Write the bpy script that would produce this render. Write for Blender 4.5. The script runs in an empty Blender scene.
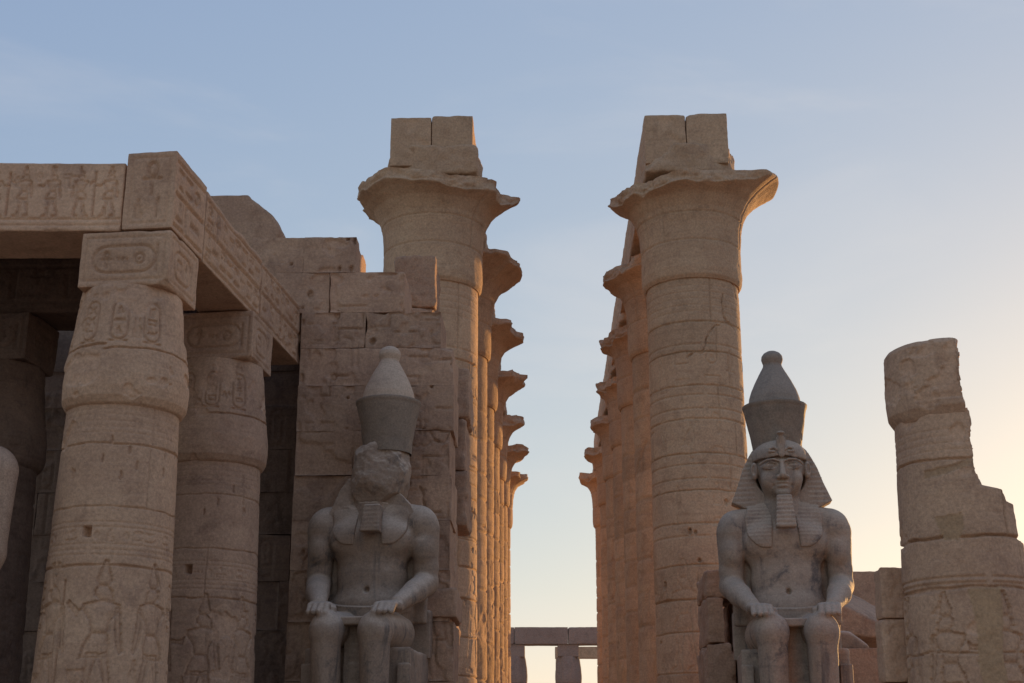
import bpy, math, random
import numpy as np
from mathutils import Vector

# ------------------------------------------------------------------ camera, sky, sun, exposure
S = bpy.context.scene
C = S.collection
rad = math.radians

cam_d = bpy.data.cameras.new('camera')
cam = bpy.data.objects.new('camera', cam_d)
C.objects.link(cam)
cam_d.sensor_width = 36.0
cam_d.lens = 1350.0 / 1024.0 * 36.0
cam_d.clip_start = 0.1
cam_d.clip_end = 6000.0
cam.location = (0, 0, 1.6)
cam.rotation_euler = (math.pi / 2 + 0.30427, 0, 0.02218)
S.camera = cam

SUN_AZ = 30.5      # degrees from +Y towards +X
SUN_EL = 6.0
world = bpy.data.worlds.new('World')
S.world = world
world.use_nodes = True
wn = world.node_tree.nodes
wl = world.node_tree.links
for n in list(wn):
    wn.remove(n)
wo = wn.new('ShaderNodeOutputWorld')
bg = wn.new('ShaderNodeBackground')
sky = wn.new('ShaderNodeTexSky')
sky.sky_type = 'NISHITA'
sky.sun_disc = False
sky.sun_elevation = rad(SUN_EL)
sky.sun_rotation = rad(SUN_AZ)
sky.altitude = 80
sky.air_density = 1.0
sky.dust_density = 0.5
sky.ozone_density = 1.0
bg.inputs['Strength'].default_value = 0.15
# evening sky with the soft shoulder of a camera: a power curve per channel
sep = wn.new('ShaderNodeSeparateColor')
com = wn.new('ShaderNodeCombineColor')
wl.new(sky.outputs['Color'], sep.inputs[0])
for ch, (pw, gn) in enumerate(((0.565, 0.885), (0.485, 0.838), (0.24, 0.775))):
    m1 = wn.new('ShaderNodeMath')
    m1.operation = 'MULTIPLY'
    m1.inputs[1].default_value = 0.15
    m2 = wn.new('ShaderNodeMath')
    m2.operation = 'POWER'
    m2.inputs[1].default_value = pw
    m3 = wn.new('ShaderNodeMath')
    m3.operation = 'MULTIPLY'
    m3.inputs[1].default_value = gn / 0.15
    wl.new(sep.outputs[ch], m1.inputs[0])
    wl.new(m1.outputs[0], m2.inputs[0])
    wl.new(m2.outputs[0], m3.inputs[0])
    wl.new(m3.outputs[0], com.inputs[ch])
geo = wn.new('ShaderNodeTexCoord')
mp = wn.new('ShaderNodeMapping')
mp.inputs['Rotation'].default_value = (0.3, 0.5, 0.2)
mp.inputs['Scale'].default_value = (2.2, 2.2, 6.5)
wl.new(geo.outputs['Generated'], mp.inputs['Vector'])
cn = wn.new('ShaderNodeTexNoise')
cn.inputs['Scale'].default_value = 1.5
cn.inputs['Detail'].default_value = 7
cn.inputs['Roughness'].default_value = 0.55
cn.inputs['Distortion'].default_value = 0.5
wl.new(mp.outputs[0], cn.inputs['Vector'])
cm = wn.new('ShaderNodeMapRange')
cm.interpolation_type = 'SMOOTHSTEP'
cm.inputs[1].default_value = 0.48
cm.inputs[2].default_value = 0.78
cm.inputs[4].default_value = 0.20
wl.new(cn.outputs['Fac'], cm.inputs[0])
cx = wn.new('ShaderNodeMix')
cx.data_type = 'RGBA'
cx.inputs[7].default_value = (5.9, 5.4, 5.0, 1)
wl.new(cm.outputs[0], cx.inputs[0])
wl.new(com.outputs[0], cx.inputs[6])
wl.new(cx.outputs[2], bg.inputs['Color'])
wl.new(bg.outputs['Background'], wo.inputs['Surface'])

sun_d = bpy.data.lights.new('sun', 'SUN')
sun_d.energy = 5.0
sun_d.angle = rad(0.5)
sun_d.color = (1.0, 0.54, 0.18)
sun = bpy.data.objects.new('sun', sun_d)
C.objects.link(sun)
sdir = Vector((math.sin(rad(SUN_AZ)) * math.cos(rad(SUN_EL)), math.cos(rad(SUN_AZ)) * math.cos(rad(SUN_EL)), math.sin(rad(SUN_EL))))
sun.rotation_euler = (-sdir).to_track_quat('-Z', 'Y').to_euler()

S.view_settings.view_transform = 'Standard'
S.view_settings.look = 'None'
S.view_settings.exposure = 0.0
S.view_settings.gamma = 1.0
S.view_settings.use_curve_mapping = False

# ------------------------------------------------------------------ numpy noise
def _h(ix, iy, iz, seed):
    h = (ix * 374761393 + iy * 668265263 + iz * 1274126177 + seed * 974634721) & 0xFFFFFFFF
    h = ((h ^ (h >> 13)) * 1103515245) & 0xFFFFFFFF
    h = ((h ^ (h >> 15)) * 2246822519) & 0xFFFFFFFF
    h = h ^ (h >> 16)
    return (h & 0xFFFF).astype(np.float32) / 32767.5 - 1.0

def vnoise(p, seed=0):
    p = np.asarray(p, dtype=np.float32)
    i = np.floor(p).astype(np.int64)
    fr = p - i
    w = fr * fr * (3 - 2 * fr)
    x, y, z = i[..., 0], i[..., 1], i[..., 2]
    wx, wy, wz = w[..., 0], w[..., 1], w[..., 2]
    def L(a, b, t):
        return a + (b - a) * t
    a = L(_h(x, y, z, seed), _h(x + 1, y, z, seed), wx)
    b = L(_h(x, y + 1, z, seed), _h(x + 1, y + 1, z, seed), wx)
    c = L(_h(x, y, z + 1, seed), _h(x + 1, y, z + 1, seed), wx)
    d = L(_h(x, y + 1, z + 1, seed), _h(x + 1, y + 1, z + 1, seed), wx)
    return L(L(a, b, wy), L(c, d, wy), wz)

def fbm(p, freq=1.0, oct=3, seed=0, gain=0.5):
    p = np.asarray(p, dtype=np.float32) * freq
    s = 0
    a = 1.0
    tot = 0
    for k in range(oct):
        s = s + a * vnoise(p + 17.3 * k, seed + k * 7)
        tot += a
        a *= gain
        p = p * 2.03
    return s / tot

def n1(x, seed=0):
    x = np.atleast_1d(np.asarray(x, dtype=np.float32))
    return vnoise(np.stack([x, x * 0 + 0.37, x * 0 + 0.71], -1), seed)

def sstep(a, b, x):
    t = np.clip((x - a) / (b - a), 0, 1)
    return t * t * (3 - 2 * t)

# ------------------------------------------------------------------ carving canvas: a height map in metres over (u, v)
class Canvas:
    def __init__(self, w, h, ppm=50, wrap=False):
        self.w, self.h, self.ppm, self.wrap = w, h, ppm, wrap
        self.nx, self.ny = max(4, int(w * ppm)), max(4, int(h * ppm))
        self.a = np.zeros((self.ny, self.nx), np.float32)
        self.rep = np.zeros((self.ny, self.nx), np.float32)   # smooth mortar repair mask
        self.tin = np.zeros((self.ny, self.nx), np.float32)   # tint of the single blocks
    def win(self, u0, v0, u1, v1):
        x0 = int(math.floor(u0 * self.ppm)) - 1
        x1 = int(math.ceil(u1 * self.ppm)) + 2
        y0 = max(0, int(math.floor(v0 * self.ppm)) - 1)
        y1 = min(self.ny, int(math.ceil(v1 * self.ppm)) + 2)
        if not self.wrap:
            x0 = max(0, x0)
            x1 = min(self.nx, x1)
        if x1 <= x0 or y1 <= y0:
            return None
        xs = np.arange(x0, x1)
        ys = np.arange(y0, y1)
        U, V = np.meshgrid((xs + 0.5) / self.ppm, (ys + 0.5) / self.ppm)
        return xs % self.nx, ys, U, V
    @staticmethod
    def segd(U, V, pts, closed=False):
        d = np.full(U.shape, 1e3, np.float32)
        n = len(pts)
        for k in range(n if closed else n - 1):
            ax, ay = pts[k]
            bx, by = pts[(k + 1) % n]
            ex, ey = bx - ax, by - ay
            l2 = ex * ex + ey * ey + 1e-12
            t = np.clip(((U - ax) * ex + (V - ay) * ey) / l2, 0, 1)
            d = np.minimum(d, np.hypot(U - ax - t * ex, V - ay - t * ey))
        return d
    def stroke(self, pts, width=0.025, depth=0.02, closed=False):
        xs_, ys_ = [p[0] for p in pts], [p[1] for p in pts]
        m = width * 1.5 + 1.5 / self.ppm
        w = self.win(min(xs_) - m, min(ys_) - m, max(xs_) + m, max(ys_) + m)
        if w is None:
            return
        xs, ys, U, V = w
        d = self.segd(U, V, pts, closed)
        hh = -1.7 * depth * np.clip(1.35 - d / (width * 0.5 + 0.35 / self.ppm), 0, 1)
        ix = np.ix_(ys, xs)
        self.a[ix] = np.minimum(self.a[ix], hh) if depth > 0 else np.maximum(self.a[ix], hh)
    def fill(self, pts, depth=0.025, soft=0.05, floor=0.35, rep=None, flat=False):
        """sunk relief: steep at the outline, swelling up again towards the middle"""
        xs_, ys_ = [p[0] for p in pts], [p[1] for p in pts]
        m = 2.0 / self.ppm
        w = self.win(min(xs_) - m, min(ys_) - m, max(xs_) + m, max(ys_) + m)
        if w is None:
            return
        xs, ys, U, V = w
        ins = np.zeros(U.shape, bool)
        n = len(pts)
        for k in range(n):
            ax, ay = pts[k]
            bx, by = pts[(k + 1) % n]
            if ay == by:
                continue
            c = ((ay > V) != (by > V)) & (U < (bx - ax) * (V - ay) / (by - ay) + ax)
            ins ^= c
        d = self.segd(U, V, pts, True)
        ix = np.ix_(ys, xs)
        if rep is not None:
            self.rep[ix] = np.where(ins, np.maximum(self.rep[ix], rep), self.rep[ix])
        if flat:
            self.a[ix] = np.where(ins, -depth, self.a[ix])
        else:
            prof = floor + (1 - floor) * np.exp(-d / soft)
            hh = np.where(ins, -1.6 * depth * prof, 0)
            self.a[ix] = np.minimum(self.a[ix], hh)
    def disc(self, u, v, r, depth=0.02, ring=False, width=0.025, sq=1.0):
        pts = [(u + r * math.cos(t), v + r * sq * math.sin(t)) for t in np.linspace(0, 2 * math.pi, 18)[:-1]]
        if ring:
            self.stroke(pts, width, depth, True)
        else:
            self.fill(pts, depth)
    def joint(self, a, b, width=0.02, depth=0.035, seed=0, wob=0.012, chip=1.0):
        n = max(3, int(math.hypot(b[0] - a[0], b[1] - a[1]) / 0.12))
        t = np.linspace(0, 1, n)
        wb = n1(t * n * 0.35, seed) * wob + n1(t * n * 0.9, seed + 5) * wob * 0.5
        ww = width * (0.75 + chip * np.clip(n1(t * n * 0.5, seed + 9), 0, 1) * 2.2)
        L = math.hypot(b[0] - a[0], b[1] - a[1])
        nx, ny = -(b[1] - a[1]) / L, (b[0] - a[0]) / L
        P = [(a[0] + (b[0] - a[0]) * k + nx * q, a[1] + (b[1] - a[1]) * k + ny * q) for k, q in zip(t, wb)]
        for k in range(n - 1):
            self.stroke([P[k], P[k + 1]], float(ww[k]) * .8, depth * 1.0)
    def spall(self, thr=0.35, depth=0.03, freq=1.2, seed=0, v0=-1e9, v1=1e9, u0=-1e9, u1=1e9):
        U, V = np.meshgrid((np.arange(self.nx) + 0.5) / self.ppm, (np.arange(self.ny) + 0.5) / self.ppm)
        if self.wrap:
            R = self.w / (2 * math.pi)
            P = np.stack([R * np.cos(U / R), R * np.sin(U / R), V], -1)
        else:
            P = np.stack([U, U * 0, V], -1)
        n = fbm(P, freq, 4, seed)
        m = sstep(thr, thr + 0.05, n) * (V > v0) * (V < v1) * (U > u0) * (U < u1)
        rough = fbm(P, freq * 7, 3, seed + 40) * 0.5
        self.a = self.a * (1 - m * 0.85) - m * depth * (1 + 0.5 * rough)
        self.tin += m * 0.10
    def pits(self, n, rmin, rmax, depth, seed, v0=0, v1=None):
        r = random.Random(seed)
        for _ in range(n):
            self.disc(r.uniform(0, self.w), r.uniform(v0, v1 or self.h), r.uniform(rmin, rmax), depth * r.uniform(.6, 1.2), sq=r.uniform(.7, 1.9))
    def cracks(self, n, seed, length=1.5, width=.02, depth=.05):
        r = random.Random(seed)
        for _ in range(n):
            u, v, a = r.uniform(0, self.w), r.uniform(0, self.h), r.uniform(0, 6.28)
            P = [(u, v)]
            for _k in range(int(length * r.uniform(.4, 1.3) / .09)):
                a += r.gauss(0, .45)
                u, v = u + .09 * math.cos(a), v + .09 * math.sin(a)
                P.append((u, v))
            for k in range(len(P) - 1):
                self.stroke([P[k], P[k + 1]], width * r.uniform(.5, 1.5), depth * r.uniform(.5, 1.2))
    def sample(self, arr, u, v):
        x = u * self.ppm - 0.5
        y = np.clip(v * self.ppm - 0.5, 0, self.ny - 1.001)
        x0 = np.floor(x).astype(int)
        y0 = np.floor(y).astype(int)
        fx, fy = x - x0, y - y0
        if self.wrap:
            xa, xb = x0 % self.nx, (x0 + 1) % self.nx
        else:
            xa, xb = np.clip(x0, 0, self.nx - 1), np.clip(x0 + 1, 0, self.nx - 1)
        y1 = np.minimum(y0 + 1, self.ny - 1)
        return (arr[y0, xa] * (1 - fx) + arr[y0, xb] * fx) * (1 - fy) + (arr[y1, xa] * (1 - fx) + arr[y1, xb] * fx) * fy

class Sub:
    """a window into a larger canvas"""
    def __init__(self, cv, u, v):
        self.cv, self.u, self.v = cv, u, v
        self.a, self.tin, self.rep = cv.a, cv.tin, cv.rep
    def sample(self, arr, u, v):
        return self.cv.sample(arr, u + self.u, v + self.v)

# ---- carved signs (unit cell 0..1) and figures (height 1, facing +u)
def arc(cx, cy, rx, ry, a0, a1, n=10):
    return [(cx + rx * math.cos(rad(a0 + (a1 - a0) * k / n)), cy + ry * math.sin(rad(a0 + (a1 - a0) * k / n))) for k in range(n + 1)]

GLYPHS = {
    'ankh': [('s', arc(.5, .76, .17, .22, -90, 270, 14)), ('s', [(.18, .5), (.82, .5)]), ('s', [(.5, .54), (.5, .02)])],
    'disc': [('f', arc(.5, .5, .3, .3, 0, 345, 14))],
    'ring': [('s', arc(.5, .5, .32, .32, 0, 360, 14)), ('f', arc(.5, .5, .1, .1, 0, 330, 8))],
    'water': [('s', [(k / 10, .5 + (.1 if k % 2 else -.1)) for k in range(11)])],
    'reed': [('f', [(.45, .05), (.5, .05), (.52, .4), (.68, .62), (.62, .9), (.46, .98), (.42, .6)])],
    'bird': [('f', [(.05, .3), (.35, .32), (.55, .22), (.78, .45), (.74, .68), (.9, .78), (.75, .92), (.58, .86), (.52, .66), (.3, .52)]), ('s', [(.52, .25), (.52, .03), (.66, .03)])],
    'snake': [('s', [(.02, .35), (.2, .5), (.38, .3), (.56, .5), (.74, .34), (.9, .55), (.98, .7)])],
    'house': [('s', [(.35, .25), (.1, .25), (.1, .78), (.9, .78), (.9, .25), (.65, .25)])],
    'eye': [('s', arc(.5, .42, .45, .3, 20, 160)), ('s', arc(.5, .6, .45, .3, 200, 340)), ('f', arc(.5, .52, .12, .12, 0, 330, 8))],
    'loaf': [('f', arc(.5, .3, .38, .36, 0, 180))],
    'basket': [('f', arc(.5, .68, .46, .42, 180, 360))],
    'scarab': [('f', arc(.5, .5, .22, .32, 0, 345, 12)), ('s', [(.28, .7), (.1, .95)]), ('s', [(.72, .7), (.9, .95)]), ('s', [(.28, .4), (.08, .1)]), ('s', [(.72, .4), (.92, .1)])],
    'staff': [('s', [(.5, .02), (.5, .9), (.72, .98)]), ('s', [(.3, .02), (.3, .98)])],
    'box': [('s', [(.08, .2), (.92, .2), (.92, .8), (.08, .8), (.08, .2)])],
    'lines': [('s', [(.1, .7), (.9, .7)]), ('s', [(.1, .4), (.9, .4)])],
    'seated': [('f', [(.2, .02), (.75, .02), (.78, .3), (.6, .42), (.62, .66), (.5, .7), (.6, .8), (.52, .97), (.36, .95), (.34, .75), (.22, .6)])],
    'feather': [('f', [(.4, .02), (.5, .02), (.54, .5), (.7, .75), (.6, .98), (.4, .9), (.36, .5)])],
    'dots': [('f', arc(.2, .5, .1, .12, 0, 330, 8)), ('f', arc(.5, .5, .1, .12, 0, 330, 8)), ('f', arc(.8, .5, .1, .12, 0, 330, 8))],
}
GK = sorted(GLYPHS)

def glyph(cv, name, u, v, w, h, depth=0.02, wd=0.022, flip=False):
    for kind, pts in GLYPHS[name]:
        P = [(u + (1 - x if flip else x) * w, v + y * h) for x, y in pts]
        if kind == 's':
            cv.stroke(P, wd, depth)
        else:
            cv.fill(P, depth, 0.03)

def glyph_band(cv, u0, u1, v, h, seed, depth=0.018, wd=0.02, fill=0.95, lines=True, asp=(.55, 1.1)):
    r = random.Random(seed)
    u = u0 + 0.06
    while u < u1 - 0.2 * h:
        w = h * r.uniform(*asp)
        if u + w > u1:
            break
        if r.random() < fill:
            if r.random() < 0.45:
                glyph(cv, r.choice(GK), u, v + h * .54, w * .85, h * .4, depth, wd, r.random() < .5)
                glyph(cv, r.choice(['water', 'loaf', 'basket', 'snake', 'house', 'dots', 'eye', 'ring']), u, v + h * .06, w * .85, h * .4, depth, wd)
            else:
                glyph(cv, r.choice(GK), u, v + h * .07, w * .8, h * .86, depth, wd, r.random() < .5)
        u += w
    if lines:
        cv.stroke([(u0, v), (u1, v)], wd, depth)
        cv.stroke([(u0, v + h), (u1, v + h)], wd, depth)

def cartouche(cv, u, v, w, h, seed, depth=0.018, wd=0.024, names=None):
    """upright or lying oval ring with a base bar and signs inside"""
    r = random.Random(seed)
    if w > h:
        rr = h / 2
        P = arc(u + rr, v + rr, rr, rr, 90, 270, 8) + arc(u + w - rr, v + rr, rr, rr, 270, 450, 8)
        cv.stroke(P, wd, depth, True)
        cv.stroke([(u + w + .02, v), (u + w + .02, v + h)], wd, depth)
        n = max(2, int(w / h * 1.3))
        for k in range(n):
            glyph(cv, names[k % len(names)] if names else r.choice(GK), u + rr * .5 + k * (w - rr) / n, v + h * .2, (w - rr) / n * .85, h * .6, depth, wd)
    else:
        rr = w / 2
        P = arc(u + rr, v + h - rr, rr, rr, 0, 180, 8) + arc(u + rr, v + rr, rr, rr, 180, 360, 8)
        cv.stroke(P, wd, depth, True)
        cv.stroke([(u, v - .02), (u + w, v - .02)], wd, depth)
        n = max(2, int(h / w * 1.3))
        for k in range(n):
            glyph(cv, r.choice(GK), u + w * .2, v + rr * .6 + k * (h - rr) / n, w * .6, (h - rr) / n * .8, depth, wd)

def figure(cv, u, v, H, flip=False, kind=0, depth=0.03, seed=0):
    """a walking figure in profile, shoulders in front view"""
    def T(pts):
        return [(u + (-x if flip else x) * H, v + y * H) for x, y in pts]
    legs_b = [(-.13, 0), (-.02, 0), (-.03, .03), (-.09, .05), (-.05, .2), (-.01, .36), (-.07, .38), (-.10, .2)]
    legs_f = [(.04, 0), (.17, 0), (.16, .025), (.10, .05), (.08, .2), (.07, .37), (-.01, .37), (.03, .2)]
    kilt = [(-.08, .34), (.12, .33), (.10, .42), (.055, .50), (-.06, .50), (-.08, .42)]
    torso = [(-.06, .50), (.055, .50), (.07, .58), (.13, .66), (.12, .70), (.03, .72), (-.04, .72), (-.13, .70), (-.14, .66), (-.07, .58)]
    head = [(-.04, .72), (.02, .72), (.03, .745), (.055, .755), (.05, .80), (.03, .825), (-.04, .825), (-.075, .79), (-.09, .71)]
    crown = [[(-.05, .825), (.03, .825), (.045, .86), (.02, .93), (.0, 1.0), (-.03, 1.0), (-.05, .92), (-.065, .86)],
             [(-.05, .825), (.035, .825), (.05, .88), (.0, .885), (-.02, .99), (-.06, 1.0), (-.06, .88)],
             [(-.03, .825), (.03, .825), (.06, .99), (.01, 1.0), (.0, .9), (-.01, 1.0), (-.06, .99)]][kind % 3]
    arm_b = [(-.14, .68), (-.10, .68), (-.10, .56), (-.12, .42), (-.15, .36), (-.17, .38), (-.15, .56)]
    if kind % 2 == 0:
        arm_f = [(.10, .69), (.13, .66), (.15, .58), (.27, .60), (.28, .63), (.17, .62), (.13, .66)]
    else:
        arm_f = [(.10, .69), (.135, .67), (.16, .60), (.25, .70), (.23, .73), (.15, .66)]
    for part in (legs_b, legs_f, kilt, torso, head, crown, arm_b, arm_f):
        cv.fill(T(part), depth * .8, 0.022 * max(1, H / 1.6), 0.22)
    if kind % 3 == 0:
        cv.stroke(T([(.28, .02), (.28, .86)]), 0.022, depth * .8)

# ------------------------------------------------------------------ mesh buffer
class Buf:
    def __init__(self):
        self.v, self.f, self.t, self.r = [], [], [], []
        self.n = 0
    def add(self, v, f, tint=0.0, rep=0.0):
        v = np.asarray(v, np.float32).reshape(-1, 3)
        self.v.append(v)
        self.f.append(np.asarray(f, np.int32).reshape(-1, 4) + self.n)
        self.t.append(np.broadcast_to(np.asarray(tint, np.float32), (len(v),)))
        self.r.append(np.broadcast_to(np.asarray(rep, np.float32), (len(v),)))
        self.n += len(v)
    def grid(self, P, tint=0.0, rep=0.0, wrap=False):
        """P: (rows, cols, 3), counter-clockwise seen from outside: cols to the right, rows upwards"""
        R_, K_ = P.shape[:2]
        idx = np.arange(R_ * K_).reshape(R_, K_)
        if wrap:
            idx = np.concatenate([idx, idx[:, :1]], 1)
        q = np.stack([idx[:-1, :-1], idx[:-1, 1:], idx[1:, 1:], idx[1:, :-1]], -1).reshape(-1, 4)
        t = np.asarray(tint, np.float32)
        r = np.asarray(rep, np.float32)
        self.add(P.reshape(-1, 3), q, t.ravel() if t.ndim else t, r.ravel() if r.ndim else r)
    def build(self, name, mat, parent=None, smooth=True):
        me = bpy.data.meshes.new(name)
        V = np.concatenate(self.v)
        F = np.concatenate(self.f)
        me.vertices.add(len(V))
        me.vertices.foreach_set('co', V.astype(np.float32).ravel())
        me.loops.add(F.size)
        me.loops.foreach_set('vertex_index', F.ravel().astype(np.int32))
        me.polygons.add(len(F))
        me.polygons.foreach_set('loop_start', np.arange(0, F.size, 4, dtype=np.int32))
        for nm, arr in (('tint', self.t), ('repair', self.r)):
            at_ = me.attributes.new(nm, 'FLOAT', 'POINT')
            at_.data.foreach_set('value', np.concatenate(arr).astype(np.float32))
        me.update(calc_edges=True)
        me.validate()
        me.polygons.foreach_set('use_smooth', np.full(len(me.polygons), smooth, dtype=bool))
        me.materials.append(mat)
        o = bpy.data.objects.new(name, me)
        C.objects.link(o)
        if parent is not None:
            o.parent = parent
        return o

def tag(o, label=None, cat=None, group=None, kind=None):
    if label:
        o['label'] = label
    if cat:
        o['category'] = cat
    if group:
        o['group'] = group
    if kind:
        o['kind'] = kind
    return o

def thing(name, loc, label, cat, group=None, rz=0.0):
    o = bpy.data.objects.new(name, None)
    o.empty_display_size = 0.5
    C.objects.link(o)
    o.location = loc
    o.rotation_euler = (0, 0, rz)
    return tag(o, label, cat, group)

# ------------------------------------------------------------------ rough stone block
def block(buf, c, size, res=0.05, r0=0.025, chip=0.10, chipf=1.6, amp=0.012, seed=0, rz=0.0, faces=None, tint=0.0, lean=(0, 0), keep=('front', 'back', 'left', 'right', 'top', 'bottom')):
    hx, hy, hz = size[0] / 2, size[1] / 2, size[2] / 2
    h = np.array([hx, hy, hz], np.float32)
    cr, sr = math.cos(rz), math.sin(rz)
    fr = {'front': ((0, 2), (-1, 1), (1, 1)), 'back': ((0, 2), (1, 1), (-1, 1)), 'left': ((1, 2), (-1, 0), (-1, 1)),
          'right': ((1, 2), (1, 0), (1, 1)), 'top': ((0, 1), (1, 2), (1, 1)), 'bottom': ((0, 1), (-1, 2), (1, -1))}
    for nm in keep:
        (ua, va), (sg, na), (su, sv) = fr[nm]
        nu, nv = max(2, int(round(2 * h[ua] / res))), max(2, int(round(2 * h[va] / res)))
        a = np.linspace(-h[ua], h[ua], nu + 1) * su
        b = np.linspace(-h[va], h[va], nv + 1) * sv
        U, V = np.meshgrid(a, b)
        P = np.zeros(U.shape + (3,), np.float32)
        P[..., ua] = U
        P[..., va] = V
        P[..., na] = sg * h[na]
        W = P + np.asarray(c, np.float32) + seed * 3.17
        rr = r0 + chip * np.clip(fbm(W, chipf, 3, seed) - 0.12, 0, 1) * 2.0
        rr = np.minimum(rr, min(hx, hy, hz) * 0.85)[..., None]
        Q = np.clip(P, -(h - rr), h - rr)
        D = P - Q
        L = np.linalg.norm(D, axis=-1, keepdims=True)
        N = D / np.maximum(L, 1e-6)
        P2 = Q + N * rr
        dn = fbm(W, 0.9, 2, seed + 3) * amp * 1.2 + fbm(W, 5.0, 3, seed + 5) * amp
        tt = np.full(U.shape, tint, np.float32)
        rp = np.zeros(U.shape, np.float32)
        cv = faces.get(nm) if faces else None
        if cv is not None:
            uu = (U if nm in ('front', 'right', 'top') else U if nm == 'left' else -U) + h[ua]
            vv = V + h[va]
            mk = np.minimum(np.minimum(uu, 2 * h[ua] - uu), np.minimum(vv, 2 * h[va] - vv))
            mk = np.clip(mk / (res * 1.2), 0, 1)
            dn = dn + cv.sample(cv.a, uu, vv) * mk
            tt = tt + cv.sample(cv.tin, uu, vv)
            rp = cv.sample(cv.rep, uu, vv)
        P2 = P2 + N * dn[..., None]
        X = P2[..., 0] + lean[0] * (P2[..., 2] + hz)
        Yy = P2[..., 1] + lean[1] * (P2[..., 2] + hz)
        O = np.stack([c[0] + cr * X - sr * Yy, c[1] + sr * X + cr * Yy, c[2] + P2[..., 2]], -1)
        buf.grid(O, tt, rp)

# ------------------------------------------------------------------ lathe with carving
def lathe(buf, prof, cv=None, nth=160, nz=200, amp=0.012, seed=0, rfun=None, cap_top=True, cap_bot=False, tint_fn=None, v0=None, nf=1.0, cut=None):
    """prof: list of (z, r). theta=0 looks to -Y, grows towards +X. u = theta*Rmean (0..2piR)"""
    zs = np.array([p[0] for p in prof], float)
    rs = np.array([p[1] for p in prof], float)
    z = np.linspace(zs[0], zs[-1], nz + 1)
    th = np.linspace(0, 2 * np.pi, nth, endpoint=False)
    TH, Z = np.meshgrid(th, z)
    R = np.interp(Z, zs, rs)
    if rfun is not None:
        R = rfun(TH, Z, R)
    Wp = np.stack([np.sin(TH) * R, -np.cos(TH) * R, Z], -1) + seed * 2.31
    R = R + fbm(Wp, 0.8 * nf, 2, seed) * amp * 1.3 + fbm(Wp, 5.0 * nf, 3, seed + 2) * amp
    tt = np.zeros(TH.shape, np.float32)
    rp = np.zeros(TH.shape, np.float32)
    if cv is not None:
        uu = TH / (2 * np.pi) * cv.w
        vv = Z - (zs[0] if v0 is None else v0)
        R = R + cv.sample(cv.a, uu, vv)
        tt = tt + cv.sample(cv.tin, uu, vv)
        rp = cv.sample(cv.rep, uu, vv)
    if tint_fn is not None:
        tt = tt + tint_fn(TH, Z)
    P = np.stack([np.sin(TH) * R, -np.cos(TH) * R, Z], -1)
    if cut is not None:
        P = cut(P)
    buf.grid(P, tt, rp, wrap=True)
    for end, flag, sg in ((-1, cap_top, 1), (0, cap_bot, -1)):
        if not flag:
            continue
        ring = P[end]
        nr = max(4, int(np.mean(np.hypot(ring[:, 0], ring[:, 1])) / 0.12))
        cen = ring.mean(0)
        t = np.linspace(1, 0.02, nr)[:, None, None]
        G = cen + (ring[None] - cen) * t
        wob = fbm(G + seed, 1.7, 3, seed + 11) * amp * 6 * (1 - np.linspace(1, 0.0, nr)[:, None] ** 4)
        G[..., 2] += wob
        if sg < 0:
            G = G[:, ::-1]
        buf.grid(G, float(np.mean(tt[end])), 0.0, wrap=True)

def drums(cv, zj, R, seed, zoff=0.0, nper=(2, 3), width=0.02, depth=0.035, wob=0.012, tintamp=0.10):
    """horizontal joints at heights zj plus upright joints in each drum, and a tint for each stone"""
    r = random.Random(seed)
    lv = [0] + [q - zoff for q in zj] + [cv.h]
    for k in range(len(lv) - 1):
        n = r.randint(*nper)
        us = sorted((r.random() * 0.3 + j) / n * cv.w + r.random() * 0.2 for j in range(n))
        ya, yb = max(0, int(lv[k] * cv.ppm)), min(cv.ny, int(lv[k + 1] * cv.ppm))
        xs = np.arange(cv.nx) / cv.ppm
        seg = np.searchsorted(us, xs) % n
        tv = np.array([r.gauss(0, tintamp) for _ in range(n)])
        cv.tin[ya:yb] += tv[seg][None].astype(np.float32)
        for u in us:
            cv.joint((u, lv[k]), (u + r.uniform(-.02, .02), lv[k + 1]), width * .7, depth * .7, r.randint(0, 9999), wob * .6, .6)
        if k > 0:
            wf = r.choice((.55, .55, .7, 1.25))
            cv.joint((0, lv[k]), (cv.w, lv[k]), width * wf, depth * (.6 + .5 * wf), r.randint(0, 9999), wob)

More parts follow.
